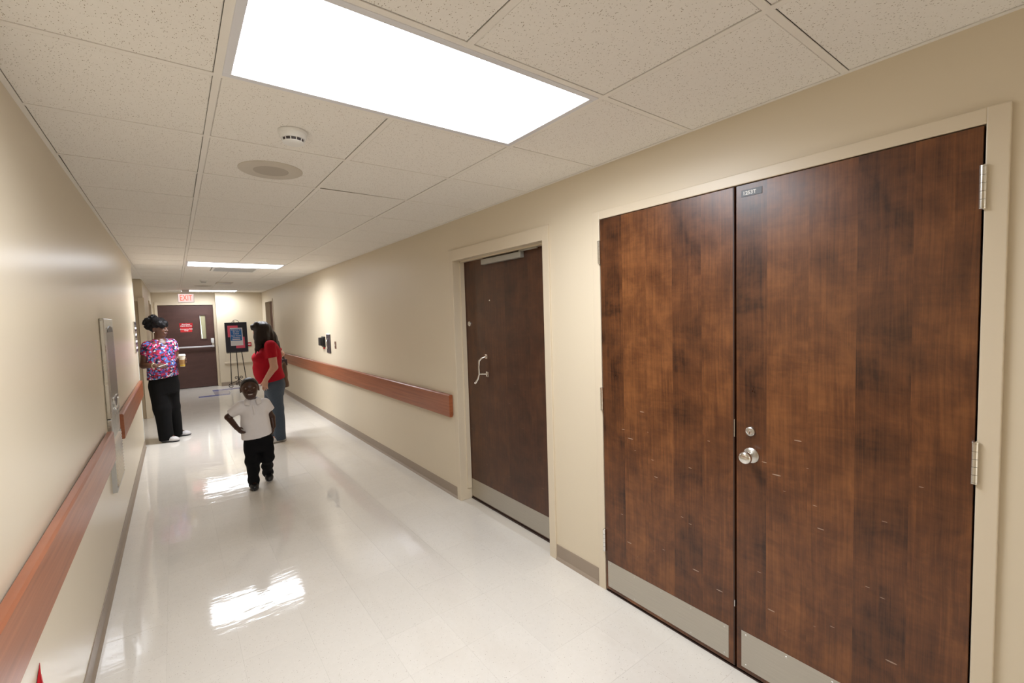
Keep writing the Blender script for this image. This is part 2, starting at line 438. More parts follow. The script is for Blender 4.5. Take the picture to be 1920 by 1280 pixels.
fw.box(XL, FD0+0.01, YD, YD+0.12, -0.05, H+0.03).box(FD0+0.01, FD1-0.01, YD, YD+0.12, FDZ-0.01, H+0.03).box(FD1-0.01, XR, YF, YD+0.12, -0.05, H+0.03)
wfar = fw.build('wall_far', M['wall']); tag(wfar, 'beige end wall around the emergency exit door', kind='structure')
wb = MB().box(XL-0.2, XR+0.2, YB-0.12, YB, -0.05, H+0.03).build('wall_back', M['wall']); tag(wb, 'beige wall closing the corridor behind the camera', kind='structure')

# ---- vinyl baseboards
def baseboard(name, mb, label): o = mb.build(name, M['base']); tag(o, label, kind='structure'); return o
BH = 0.102
br = MB()
for a, b in ((YB, DD0), (DD1, D20), (D21, D30-0.05), (D31+0.05, YF)):
    br.box(XR-0.004, XR, a, b, 0, BH, 0.0015).add([(XR-0.004,a,0.018),(XR-0.016,a,0.003),(XR-0.016,a,0),(XR,a,0),(XR-0.004,b,0.018),(XR-0.016,b,0.003),(XR-0.016,b,0),(XR,b,0)],
        [(0,1,5,4),(1,2,6,5),(0,3,2,1),(4,5,6,7),(0,4,7,3)])
baseboard('baseboard_right', br, 'taupe vinyl base along the wall with the doors')
bl = MB()
for a, b in ((YB, ALC0), (ALC1, 12.7), (13.67, YD)):
    bl.box(XL, XL+0.004, a, b, 0, BH, 0.0015).add([(XL+0.004,a,0.018),(XL+0.016,a,0.003),(XL+0.016,a,0),(XL,a,0),(XL+0.004,b,0.018),(XL+0.016,b,0.003),(XL+0.016,b,0),(XL,b,0)],
        [(0,1,5,4),(1,2,6,5),(0,3,2,1),(4,5,6,7),(0,4,7,3)])
bl.box(XA, XL-0.16, ALC1-0.004, ALC1, 0, BH)
baseboard('baseboard_left', bl, 'taupe vinyl base along the wall with the fountain')
baseboard('baseboard_far', MB().box(FD1+0.002, XR, YF-0.005, YF, 0, BH), 'taupe vinyl base below the end wall')

# ================================================================== DOORS
def screw(mb, x, y, z, nx, r=0.0045): mb.lathe((x, y, z), (nx, 0, 0), [(0, r), (0.001, r*0.8)], 10)
def hinge(parent, x, y, z0, z1):
    mb = MB(); n = 5; seg = (z1-z0)/n
    for k in range(n):
        mb.lathe((x, y, z0+k*seg+0.0006), (0, 0, 1), [(0, 0.0085), (seg-0.0012, 0.0085)], 14)
    mb.lathe((x, y, z1), (0, 0, 1), [(0, 0.009), (0.004, 0.009), (0.007, 0.005)], 14)
    mb.lathe((x, y, z0), (0, 0, -1), [(0, 0.009), (0.004, 0.009), (0.007, 0.005)], 14)
    mb.box(x+0.004, x+0.012, y-0.004, y+0.004, z0, z1)
    return part('hinge', M['chrome'], parent, mb, True)
def kick(parent, xf, y0, y1, z0, z1):
    o = part('kick_plate', M['kick'], parent, MB().box(xf-0.0018, xf, y0, y1, z0, z1, 0.0007))
    return o
def kick_screws(parent, xf, y0, y1, z0, z1):
    mb = MB()
    for k in range(5):
        yy = y0+0.02+(y1-y0-0.04)*k/4
        for zz in (z0+0.015, z1-0.015): screw(mb, xf-0.0018, yy, zz, -1, 0.004)
    part('screw_row', M['chrome_d'], parent, mb)

# --- double door
FX = XR - 0.016          # face of the steel frame
d1 = thing('door_1', (XR, (DD0+DD1)/2, 0), 'pair of reddish brown wooden doors with steel kick plates', kind='structure')
IN0, IN1, INZ = 0.252, 1.786, 2.190
fm = MB()
fm.box(FX, XR+0.15, DD0, IN0-0.003, 0, DDZ, 0.003).box(FX, XR+0.15, IN1+0.003, DD1, 0, DDZ, 0.003).box(FX+0.0002, XR+0.15, IN0-0.004, IN1+0.004, INZ+0.003, DDZ-0.0002, 0.003)
part('frame', M['frame'], d1, fm)
part('backing', M['gap'], d1, MB().box(XR+0.06, XR+0.10, IN0-0.003, IN1+0.003, 0.0, INZ+0.003))
MID = 1.006; LX = FX + 0.002
for (a, b, z0) in ((MID+0.0045, IN1-0.002, 0.016), (IN0+0.002, MID-0.0045, 0.016)):
    lf = MB().box(LX, LX+0.045, a, b, z0, INZ-0.001, 0.0015).build('door_leaf', M['wood'], d1, origin=(LX, a, 0))
    if a > MID:
        kick(lf, LX, a+0.028, b-0.016, 0.035, 0.192); kick_screws(lf, LX, a+0.028, b-0.016, 0.035, 0.192)
        lf['label'] = 'narrower-looking inactive leaf'
        part('strike_plate', M['chrome'], lf, MB().box(LX-0.0006, LX+0.02, a-0.0012, a+0.0016, 1.09, 1.17))
        part('flush_bolt', M['chrome'], lf, MB().box(LX-0.0006, LX+0.02, a-0.0012, a+0.0014, 0.30, 0.33))
        # end of the exposed dark strip along the meeting edge
        part('edge_strip', M['dooredge'], lf, MB().box(LX-0.0004, LX+0.001, a, a+0.006, z0, INZ-0.001))
    else:
        kick(lf, LX, a+0.016, b-0.022, 0.035, 0.205); kick_screws(lf, LX, a+0.016, b-0.022, 0.035, 0.205)
        # knob and rose
        ky, kz = 0.937, 1.022
        kn = part('knob', M['chrome'], lf, MB().lathe((LX, ky, kz), (-1, 0, 0), [(0.010, 0.011), (0.030, 0.0115), (0.036, 0.017), (0.043, 0.0245), (0.052, 0.0275), (0.060, 0.0265), (0.066, 0.021), (0.068, 0.012), (0.0685, 0.001)], 36), True)
        part('rose', M['chrome_d'], kn, MB().lathe((LX, ky, kz), (-1, 0, 0), [(0, 0.033), (0.003, 0.033), (0.009, 0.026), (0.011, 0.012)], 36), True)
        lk = part('lock_cylinder', M['chrome_d'], lf, MB().lathe((LX, 0.938, 1.128), (-1, 0, 0), [(0, 0.0205), (0.010, 0.0195), (0.0125, 0.016), (0.010, 0.0145), (0.0105, 0.001)], 32), True)
        part('key_plug', M['chrome'], lk, MB().lathe((LX-0.0102, 0.938, 1.124), (-1, 0, 0), [(0, 0.0085), (0.002, 0.0075)], 20), True)
        part('key_slot', M['gap'], lk, MB().box(LX-0.0128, LX-0.012, 0.937, 0.939, 1.1175, 1.1295))
        pl = part('number_plate', M['black'], lf, MB().box(LX-0.0018, LX, 0.893, 0.979, 2.137, 2.165, 0.0005))
        lettering('1253T', 0.0215, (LX-0.0024, 0.944, 2.1505), (0, -1, 0), (0, 0, 1), M['lit_white'], pl, 0.0003, bold=0.0007)
for zz in ((1.945, 2.066), (1.098, 1.222), (0.25, 0.374)):
    hinge(d1, FX-0.006, IN1+0.0005, *zz); hinge(d1, FX-0.006, IN0-0.0005, *zz)
part('threshold', M['dooredge'], d1, MB().box(LX+0.002, XR+0.1, IN0, IN1, 0, 0.006))

# --- single door, set back in its frame
d2 = thing('door_2', (XR, (D20+D21)/2, 0), 'single dark brown door with curved pull handle and kick plate', kind='structure')
F2 = XR - 0.014; L2X = 2.10; J0, J1, JZ = 2.294, 3.498, 2.150
fm = MB()
fm.box(F2, XR+0.16, D20, J0, 0, D2Z, 0.003).box(F2, XR+0.16, J1, D21, 0, D2Z, 0.003).box(F2+0.0002, XR+0.16, J0-0.002, J1+0.002, JZ, D2Z-0.0002, 0.003)
fm.box(L2X-0.045, L2X-0.004, J0, J0+0.014, 0.1, JZ).box(L2X-0.045, L2X-0.004, J1-0.012, J1, 0.102, JZ).box(L2X-0.045, L2X-0.004, J0, J1, JZ-0.010, JZ)
part('frame', M['frame'], d2, fm)
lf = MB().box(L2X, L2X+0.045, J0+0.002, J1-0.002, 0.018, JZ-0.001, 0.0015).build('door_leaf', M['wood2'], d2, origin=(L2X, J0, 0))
kick(lf, L2X, J0+0.004, J1-0.004, 0.028, 0.188)
part('threshold', M['dooredge'], d2, MB().box(L2X-0.004, XR+0.15, J0, J1, 0, 0.012))
hd = MB()
hp = [(L2X-0.006, 3.183, 1.318), (L2X-0.040, 3.193, 1.308), (L2X-0.052, 3.215, 1.285), (L2X-0.052, 3.222, 1.235), (L2X-0.050, 3.224, 1.17), (L2X-0.052, 3.240, 1.13), (L2X-0.060, 3.262, 1.098), (L2X-0.066, 3.270, 1.088)]
hd.tube(hp, [0.008, 0.008, 0.0095, 0.0085, 0.0085, 0.009, 0.0095, 0.009], 12)
hd.tube([(L2X-0.006, 3.176, 1.172), (L2X-0.03, 3.2, 1.172), (L2X-0.05, 3.224, 1.172)], 0.0065, 10)
ph = part('pull_handle', M['chrome'], lf, hd, True)
part('mounting_plate', M['chrome'], lf, MB().box(L2X-0.005, L2X, 3.168, 3.198, 1.302, 1.338, 0.002))
part('mounting_plate', M['chrome'], lf, MB().box(L2X-0.005, L2X, 3.158, 3.192, 1.148, 1.192, 0.002))
part('deadbolt', M['chrome'], lf, MB().lathe((L2X, 3.430, 1.597), (-1, 0, 0), [(0, 0.022), (0.006, 0.022), (0.012, 0.016), (0.014, 0.010)], 24), True)
part('door_viewer', M['chrome'], lf, MB().lathe((L2X, 3.108, 1.79), (-1, 0, 0), [(0, 0.006), (0.002, 0.005)], 14), True)
cl = part('door_closer', M['closer'], lf, MB().box(L2X-0.04, L2X, 2.63, 3.16, 2.085, 2.128, 0.004))
part('closer_arm', M['closer'], cl, MB().box(L2X-0.03, L2X-0.018, 2.45, 2.66, 2.128, 2.14, 0.002))

# --- recessed door far along the right wall
d3 = thing('door_3', (XR, (D30+D31)/2, 0), 'narrow sliver of a recessed door near the corridor end', kind='structure')
fm = MB(); fm.box(XR-0.012, XR+0.16, D30-0.05, D30+0.005, 0, D3Z+0.05).box(XR-0.012, XR+0.16, D31-0.005, D31+0.05, 0, D3Z+0.05).box(XR-0.0118, XR+0.16, D30, D31, D3Z-0.005, D3Z+0.0498)
part('frame', M['frame'], d3, fm)
MB().box(XR+0.10, XR+0.145, D30+0.005, D31-0.005, 0.01, D3Z-0.005).build('door_leaf', M['wood2'], d3, origin=(XR+0.1, D30, 0))

# --- door on the far left wall
d4 = thing('door_4', (XL, 13.2, 0), 'closed door in beige frame behind the woman in scrubs', kind='structure')
fm = MB(); fm.box(XL-0.16, XL+0.014, 12.70, 12.755, 0, 2.22).box(XL-0.16, XL+0.014, 13.615, 13.67, 0, 2.22).box(XL-0.16, XL+0.0138, 12.75, 13.62, 2.165, 2.2198)
part('frame', M['frame'], d4, fm)
MB().box(XL-0.10, XL-0.055, 12.755, 13.615, 0.01, 2.165).build('door_leaf', M['wood2'], d4, origin=(XL-0.1, 12.755, 0))
# --- cased opening at the end of the side recess
d5 = thing('door_5', (XL-0.3, ALC1, 0), 'tan door and casing in the shaded side recess', kind='structure')
fm = MB(); fm.box(XL-0.075, XL+0.018, ALC1-0.03, ALC1+0.05, 0, 2.17, 0.003).box(XA+0.05, XA+0.11, ALC1-0.03, ALC1, 0, 2.17).box(XA+0.05, XL-0.075, ALC1-0.03, ALC1, 2.11, 2.17)
part('frame', M['frame'], d5, fm)
part('door_leaf', plain('tan_leaf', (0.40, 0.31, 0.2), 0.5), d5, MB().box(XA+0.11, XL-0.075, ALC1-0.012, ALC1+0.02, 0.01, 2.11))

# --- emergency exit door in the end wall
d6 = thing('door_6', ((FD0+FD1)/2, YD, 0), 'dark brown exit door with push bar, slim window and red signs', kind='structure')
E0, E1, EZ = -0.305, 0.865, 2.172
fm = MB(); fm.box(FD0, E0, YD-0.02, YD+0.12, 0, FDZ, 0.004).box(E1, FD1, YD-0.02, YD+0.12, 0, FDZ, 0.004).box(E0-0.004, E1+0.004, YD-0.0198, YD+0.12, EZ, FDZ-0.0002, 0.004)
part('frame', M['frame'], d6, fm)
DY = YD + 0.01
WX0, WX1, WZ0, WZ1 = 0.560, 0.678, 1.285, 1.90
lf = MB().box(E0+0.003, WX0, DY, DY+0.045, 0.012, EZ-0.003).box(WX1, E1-0.003, DY, DY+0.045, 0.012, EZ-0.003).box(WX0, WX1, DY, DY+0.045, 0.012, WZ0).box(WX0, WX1, DY, DY+0.045, WZ1, EZ-0.003).build('door_leaf', M['wood3'], d6, origin=(E0, DY, 0))
part('window_frame', M['wood3'], lf, MB().box(WX0-0.02, WX0, DY-0.012, DY+0.02, WZ0-0.03, WZ1+0.03, 0.002).box(WX1, WX1+0.03, DY-0.012, DY+0.02, WZ0-0.03, WZ1+0.03, 0.002).box(WX0, WX1, DY-0.0118, DY+0.02, WZ0-0.03, WZ0, 0.002).box(WX0, WX1, DY-0.0118, DY+0.02, WZ1, WZ1+0.03, 0.002))
part('pane', M['glass_pane'], lf, MB().box(WX0, WX1, DY+0.016, DY+0.022, WZ0, WZ1))
part('light_slit', M['slit_glow'], lf, MB().add([(WX0+0.002,DY+0.0155,WZ1-0.004),(WX0+0.010,DY+0.0155,WZ1-0.004),(WX0+0.036,DY+0.0155,WZ0+0.004),(WX0+0.016,DY+0.0155,WZ0+0.004)], [(0,3,2,1)]))
pb = part('push_bar', plain('bar_silver', (0.80, 0.80, 0.84), 0.28, 0.3), lf, MB().box(-0.02, 0.835, DY-0.075, DY-0.045, 1.058, 1.098, 0.008), True)
part('bar_end', M['chrome_d'], lf, MB().box(0.785, 0.84, DY-0.072, DY, 1.05, 1.17, 0.006)); part('bar_end', M['chrome_d'], lf, MB().box(-0.06, -0.02, DY-0.072, DY, 1.03, 1.12, 0.006))
part('alarm_box', M['white'], lf, MB().box(0.772, 0.842, DY-0.04, DY, 1.165, 1.29, 0.012), True)
s1 = part('warning_sign', M['red_sign'], lf, MB().box(0.115, 0.396, DY-0.003, DY, 1.597, 1.712))
lettering('Fire Door\nAlarm Sounds', 0.043, (0.256, DY-0.0035, 1.652), (1, 0, 0), (0, 0, 1), M['lit_white'], s1, bold=0.001)
s2 = part('warning_sign', plain('red_sign_bright', (0.62, 0.03, 0.035), 0.4), lf, MB().box(0.132, 0.378, DY-0.0035, DY, 1.475, 1.594))
lettering('Emergency Exit\nOnly', 0.043, (0.255, DY-0.004, 1.533), (1, 0, 0), (0, 0, 1), M['lit_white'], s2, bold=0.001)

# ---- trim on the end wall
t1 = MB().box(1.03, XR-0.005, YF-0.022, YF, 0.585, 0.63, 0.006).build('trim_1', M['frame']); tag(t1, 'beige chair rail across the end wall behind the easel', kind='structure')
t2 = MB().box(1.05, XR-0.01, YF-0.006, YF, 1.472, 1.482).box(1.05, 1.06, YF-0.006, YF, 0.63, 1.472).build('trim_2', M['frame']); tag(t2, 'thin panel moulding on the end wall beside the easel', kind='structure')

# ================================================================== CEILING LIGHTS
def troffer(y0, label, dim=1.0):
    y1 = y0 + T; x0, x1 = GX1+TB, GX1+2*T-TB; y0 += TB; y1 -= TB
    t = thing('ceiling_light', ((x0+x1)/2, (y0+y1)/2, H), label, 'light', 'fluorescent ceiling lights')
    fr = MB(); wd = 0.026
    def bar(a, b, c, d): fr.box(a, b, c, d, H-0.004, H+0.012, 0.002)
    bar(x0, x1, y0, y0+wd); bar(x0, x1, y1-wd, y1); bar(x0, x0+wd, y0+wd, y1-wd); bar(x1-wd, x1, y0+wd, y1-wd)
    part('frame', M['lens_frame'], t, fr)
    part('lens', M['lens'], t, MB().box(x0+wd, x1-wd, y0+wd, y1-wd, H+0.002, H+0.008))
    la = bpy.data.lights.new('tube_light', 'AREA'); la.shape = 'RECTANGLE'; la.size = x1-x0-2*wd; la.size_y = y1-y0-2*wd
    la.energy = LAMP_WATTS*dim; la.color = LIGHT_COL; la.spread = LAMP_SPREAD
    lo_ = bpy.data.objects.new('tube_light', la); COL.objects.link(lo_); lo_.parent = t; lo_.location = (0, 0, 0.0005)
    part('housing', M['white'], t, MB().box(x0+0.004, x1-0.004, y0+0.004, y1-0.004, H+0.014, H+0.044))
    return t
troffer(row_y(0), 'large glowing fluorescent ceiling panel nearest the double doors', 0.86)
troffer(row_y(10), 'glowing fluorescent ceiling panel midway down the corridor', 1.35)
troffer(row_y(20), 'farthest glowing ceiling panel, just before the exit door', 0.45)
troffer(row_y(-10), 'fluorescent ceiling panel behind the camera', 1.8)

# ---- smoke detectors and ceiling speakers
def detector(x, y, label, sc=1.0):
    t = thing('smoke_detector', (x, y, H), label, 'smoke detector', 'smoke detectors')
    z = H - 0.001
    part('mounting_base', M['white'], t, MB().lathe((x, y, z), (0, 0, -1), [(0, 0.060*sc), (0.008, 0.060*sc), (0.012, 0.057*sc)], 40), True)
    body = part('body', M['white'], t, MB().lathe((x, y, z-0.011), (0, 0, -1), [(0, 0.056*sc), (0.014, 0.054*sc), (0.022, 0.049*sc)], 40), True)
    part('vent_ring', M['dplate'], body, MB().lathe((x, y, z-0.032), (0, 0, -1), [(0, 0.043*sc), (0.013, 0.040*sc)], 32))
    ribs = MB()
    for k in range(12):
        a = 2*math.pi*k/12+0.1
        ribs.tube([(x+math.cos(a)*0.0455*sc, y+math.sin(a)*0.0455*sc, z-0.031), (x+math.cos(a)*0.0415*sc, y+math.sin(a)*0.0415*sc, z-0.046)], 0.0022, 6)
    part('rib_cage', M['white'], body, ribs)
    part('cap', M['white'], t, MB().lathe((x, y, z-0.0445), (0, 0, -1), [(0, 0.0435*sc), (0.003, 0.043*sc), (0.0075, 0.034*sc), (0.0085, 0.02*sc), (0.009, 0.001)], 40), True)
detector(0.469, 2.19, 'white round smoke detector on the ceiling nearest the big light')
detector(0.50, 10.35, 'small smoke detector far down the ceiling near the exit')
def speaker(x, y, r, label):
    t = thing('ceiling_speaker', (x, y, H), label, 'speaker', 'ceiling speakers')
    part('trim_ring', M['spk_ring'], t, MB().lathe((x, y, H+0.004), (0, 0, -1), [(0, r), (0.006, r), (0.010, r*0.96), (0.010, r*0.55), (0.007, r*0.54)], 56), True)
    g = MB().lathe((0, 0, 0), (0, 0, -1), [(0, r*0.545), (0.0015, r*0.545), (0.003, r*0.40), (0.004, r*0.15)], 48).build('grille', M['spk'], t, True)
    g.location = (0, 0, -0.0045)
speaker(0.478, 2.80, 0.158, 'round beige ceiling speaker behind the near smoke detector')
speaker(0.56, 11.9, 0.158, 'distant round ceiling speaker near the exit sign')

# ---- air registers
def register(x0, x1, y0, y1, label, n=7, mat='white'):
    t = thing('air_register', ((x0+x1)/2, (y0+y1)/2, H), label, 'vent', 'ceiling air registers')
    fr = MB(); b = 0.03
    fr.box(x0, x1, y0, y0+b, H-0.009, H+0.006).box(x0, x1, y1-b, y1, H-0.009, H+0.006).box(x0, x0+b, y0+b, y1-b, H-0.009, H+0.006).box(x1-b, x1, y0+b, y1-b, H-0.009, H+0.006)
    part('frame', M[mat], t, fr); part('duct_back', M['spk_ring'], t, MB().box(x0+b, x1-b, y0+b, y1-b, H+0.02, H+0.03))
    for k in range(n):
        y = y0+b+(y1-y0-2*b)*(k+0.5)/n; h = (y1-y0-2*b)/n*0.40
        part('louver', M['chrome_d'], t, MB().add([(x0+b,y-h,H+0.004),(x1-b,y-h,H+0.004),(x1-b,y+h,H-0.008),(x0+b,y+h,H-0.008),(x0+b,y-h,H+0.006),(x1-b,y-h,H+0.006),(x1-b,y+h,H-0.006),(x0+b,y+h,H-0.006)],
                                     [(0,1,2,3),(7,6,5,4),(0,4,5,1),(2,6,7,3),(1,5,6,2),(0,3,7,4)]))
register(GX1+TB+0.33, GX1+TB+0.93, row_y(11)+TB, row_y(12)-TB, 'white louvered air register just past the middle ceiling light')
register(0.74, 1.02, 10.75, 11.25, 'small dark air register far down the ceiling', 4, 'spk_ring')
for c in [(GX1+TB, GX1+TB+0.325)]: ceil_tile(c[0], c[1], row_y(11)+TB, row_y(12)-TB)

# ---- exit sign
EY = 13.25
ex = thing('exit_sign', (0.27, EY, 2.19), 'lit white ceiling-hung sign reading EXIT in red', 'sign')
part('box', M['white'], ex, MB().box(0.115, 0.43, EY, EY+0.05, 2.195, 2.40, 0.004))
part('face', M['exit_face'], ex, MB().box(0.124, 0.421, EY-0.003, EY, 2.203, 2.392))
lettering('EXIT', 0.195, (0.2725, EY-0.0045, 2.297), (1, 0, 0), (0, 0, 1), M['exit_red'], ex, 0.001, bold=0.002, xs=0.62)
part('canopy', M['white'], ex, MB().box(0.2, 0.345, EY+0.005, EY+0.045, 2.40, H-0.001))

# ================================================================== WALL THINGS
def rail(y0, y1, side, label):
    d = 0.042; z0, z1 = 0.752, 0.957
    xw = XR if side > 0 else XL; s = -side
    t = thing('handrail', (xw, (y0+y1)/2, z0), label, 'handrail', 'wooden bumper handrails')
    prof = [(0.012, 0), (d-0.006, 0), (d, 0.006), (d, 0.197), (d-0.008, 0.205), (0.010, 0.205), (0.004, 0.197), (0.004, 0.02)]
    vs = [(xw+s*a, y0, z0+b) for a, b in prof] + [(xw+s*a, y1, z0+b) for a, b in prof]; n = len(prof)
    fs = [(i, (i+1) % n, n+(i+1) % n, n+i) for i in range(n)] + [tuple(range(n))[::-1], tuple(range(n, 2*n))]
    part('board', M['rail'], t, MB().add(vs, fs))
    k = max(2, int((y1-y0)/1.0))
    for i in range(k):
        y = y0+0.15+(y1-y0-0.3)*i/(k-1)
        part('bracket', M['dplate'], t, MB().box(xw, xw+s*0.012, y-0.02, y+0.02, z0+0.04, z0+0.16))
    return t
rail(3.60, 12.4, 1, 'long reddish wooden handrail on the wall beyond the single door')
rail(-1.2, 4.08, -1, 'reddish wooden handrail in the left foreground ending at the fountain')
rail(4.83, 7.62, -1, 'short reddish wooden handrail between the fountain and the wall corner')

# ---- stainless drinking fountain flush in the left wall
FXW = XL + 0.028
wf = thing('drinking_fountain', (XL, 4.48, 0.5), 'tall stainless steel drinking fountain panel between the left handrails', 'drinking fountain')
part('upper_panel', M['steel'], wf, MB().box(XL, FXW, 4.20, 4.745, 1.02, 1.728, 0.006))
part('lower_panel', M['steel'], wf, MB().box(XL, FXW-0.004, 4.20, 4.745, 0.86, 1.016, 0.004))
rec = part('recess_panel', brushed('recess_shade_steel', (0.34, 0.33, 0.31), 0.34, (1, 200, 5)), wf, MB().box(FXW-0.004, FXW+0.0012, 4.285, 4.70, 1.125, 1.665, 0.001))  # almost flush plate; the shade of the recess is put into its darker steel
part('notch_shade', M['dplate'], wf, MB().add([(FXW+0.0015, 4.33+0.165*(1-math.cos(math.pi*k/16)), 1.630+0.045*math.sin(math.pi*k/16)) for k in range(17)]+[(FXW+0.004, 4.33+0.165*(1-math.cos(math.pi*k/16)), 1.628+0.043*math.sin(math.pi*k/16)) for k in range(17)],
     [(k, k+1, 17+k+1, 17+k) for k in range(16)]+[tuple(range(17, 34)), tuple(range(17))[::-1], (0, 17, 33, 16)]))  # dark plate painted as the shade inside the notch at the top
bowl = MB(); nb = 20; vs = []
for (sc, dx) in ((1.0, 0.0012), (1.0, 0.010), (0.86, 0.012), (0.84, 0.003)):
    vs += [(FXW+dx, 4.475-0.150*sc*math.cos(math.pi*k/nb), 1.135-0.085*sc*math.sin(math.pi*k/nb)) for k in range(nb+1)]
n = nb+1
bowl.add(vs, [(i*n+k, i*n+k+1, (i+1)*n+k+1, (i+1)*n+k) for i in range(3) for k in range(nb)])
part('basin_rim', M['chrome'], wf, bowl, True)
part('basin_shade', M['dplate'], wf, MB().add([(FXW+0.002, 4.475-0.128*math.cos(math.pi*k/nb), 1.136-0.072*math.sin(math.pi*k/nb)) for k in range(nb+1)]+[(FXW+0.003, 4.475-0.128*math.cos(math.pi*k/nb), 1.136-0.072*math.sin(math.pi*k/nb)) for k in range(nb+1)], [tuple(range(n, 2*n)), tuple(range(n))[::-1]]))  # flat dark disc, the shade of the hollow basin put into its colour
part('basin_lip', M['chrome'], wf, MB().box(FXW, FXW+0.010, 4.32, 4.63, 1.135, 1.152, 0.003))
gr = part('grille_panel', M['steel'], wf, MB().box(XL, FXW-0.014, 4.206, 4.739, 0.501, 0.853))
part('grille_frame', plain('grille_trim', (0.52, 0.51, 0.48), 0.5, 0.2), gr, MB().box(XL, FXW-0.002, 4.20, 4.23, 0.495, 0.855).box(XL, FXW-0.002, 4.715, 4.745, 0.495, 0.855).box(XL, FXW-0.002, 4.23, 4.715, 0.495, 0.515))
for k in range(14):
    z = 0.525+k*0.0235
    part('louver', M['chrome'], gr, MB().add([(FXW-0.013,4.232,z+0.018),(FXW+0.005,4.232,z),(FXW+0.005,4.713,z),(FXW-0.013,4.713,z+0.018),(FXW-0.013,4.232,z+0.021),(FXW+0.005,4.232,z+0.003),(FXW+0.005,4.713,z+0.003),(FXW-0.013,4.713,z+0.021)],
         [(0,1,2,3),(7,6,5,4),(0,4,5,1),(3,2,6,7),(1,5,6,2),(0,3,7,4)]))
# ---- sign holder by the corner
sg = thing('sign_holder', (XL, 7.62, 1.34), 'slim framed notice on the left wall just before the corner', 'sign')
part('frame', M['chrome_d'], sg, MB().box(XL, XL+0.014, 7.45, 7.80, 1.33, 1.725, 0.003))
for k in range(13): part('notice_strip', (M['dplate'], M['lit_white'], M['chrome_d'])[k % 3], sg, MB().box(XL+0.014, XL+0.0155, 7.47, 7.78, 1.345+k*0.0285, 1.345+k*0.0285+0.025))
t3 = MB().box(XL, XL+0.003, ALC0-0.045, ALC0+0.003, BH, 2.25).box(XL-0.045, XL, ALC0, ALC0+0.003, BH, 2.25).build('trim_3', plain('corner_guard', (0.78, 0.80, 0.76), 0.25)); tag(t3, 'pale plastic corner guard at the end of the left wall', kind='structure')
# ---- red pointed tag low on the left wall
rt = thing('red_tag', (XL, 1.98, 0.42), 'glossy red pointed plastic tag low on the wall at bottom left', 'tag')
mb = MB(); N = 10; vs = []
for i in range(N+1):
    t = i/N; z = 0.40+0.192*t; hw = 0.075*(1-t**1.8)+0.0012; yc = 1.965+0.085*t*t
    for (dy, dx) in ((-hw, 0.001), (-hw*0.2, 0.001+0.024*(1-t**1.8)), (hw, 0.001), (0, 0.0)): vs.append((XL+0.001+dx, yc+dy, z))
mb.add(vs, [(i*4+k, i*4+(k+1) % 4, (i+1)*4+(k+1) % 4, (i+1)*4+k) for i in range(N) for k in range(4)]+[(3,2,1,0), (N*4,N*4+1,N*4+2,N*4+3)])
part('blade', M['red'], rt, mb, True)
part('glint_streak', plain('red_highlight', (0.62, 0.10, 0.11), 0.25), rt, MB().tube([(XL+0.0265, 1.955, 0.405), (XL+0.024, 1.968, 0.46), (XL+0.018, 1.99, 0.52), (XL+0.008, 2.02, 0.57)], [0.0025, 0.003, 0.0025, 0.001], 6))  # paler red streak painted as a highlight along the ridge

# ---- fixtures on the right wall by the middle light
ph = thing('wall_dispenser', (XR, 7.98, 1.24), 'black box-shaped dispenser on the right wall above the handrail', 'dispenser')
part('back_plate', M['black'], ph, MB().box(XR-0.02, XR, 7.84, 8.02, 1.225, 1.40, 0.004))
part('cover', M['black'], ph, MB().box(XR-0.075, XR-0.02, 7.85, 8.01, 1.25, 1.385, 0.012), True)
part('nozzle', M['red'], ph, MB().box(XR-0.03, XR-0.008, 7.86, 7.88, 1.195, 1.225, 0.003))
hp_ = thing('wall_phone', (XR, 7.63, 1.14), 'dark wall plate with curved chrome handle beside the dispenser', 'wall plate')
part('plate', M['dplate'], hp_, MB().box(XR-0.012, XR, 7.525, 7.745, 1.138, 1.436, 0.003))
part('handle', M['chrome'], hp_, MB().tube([(XR-0.012, 7.645, 1.365), (XR-0.030, 7.635, 1.36), (XR-0.042, 7.61, 1.335), (XR-0.045, 7.60, 1.29), (XR-0.042, 7.61, 1.25), (XR-0.03, 7.63, 1.222), (XR-0.012, 7.64, 1.215)], 0.0085, 10), True)
part('top_lip', M['lit_white'], hp_, MB().box(XR-0.014, XR, 7.53, 7.74, 1.437, 1.449, 0.002))
sw = thing('switch_plate', (XR, 7.26, 1.22), 'small brown switch plate right of the dark wall plate', 'switch')
part('plate', M['brown_plate'], sw, MB().box(XR-0.006, XR, 7.225, 7.300, 1.222, 1.335, 0.002))
part('toggle', M['spk_ring'], sw, MB().box(XR-0.012, XR-0.006, 7.255, 7.27, 1.268, 1.292, 0.001))
# ---- small red sign on the end wall
rs = thing('fire_sign', (1.65, YF, 1.08), 'little red sign on the end wall right of the poster', 'sign')
part('plate', M['red_sign'], rs, MB().box(1.59, 1.675, YF-0.012, YF, 1.03, 1.137, 0.002))
part('stripe', M['lit_white'], rs, MB().box(1.60, 1.66, YF-0.0135, YF-0.012, 1.07, 1.095))

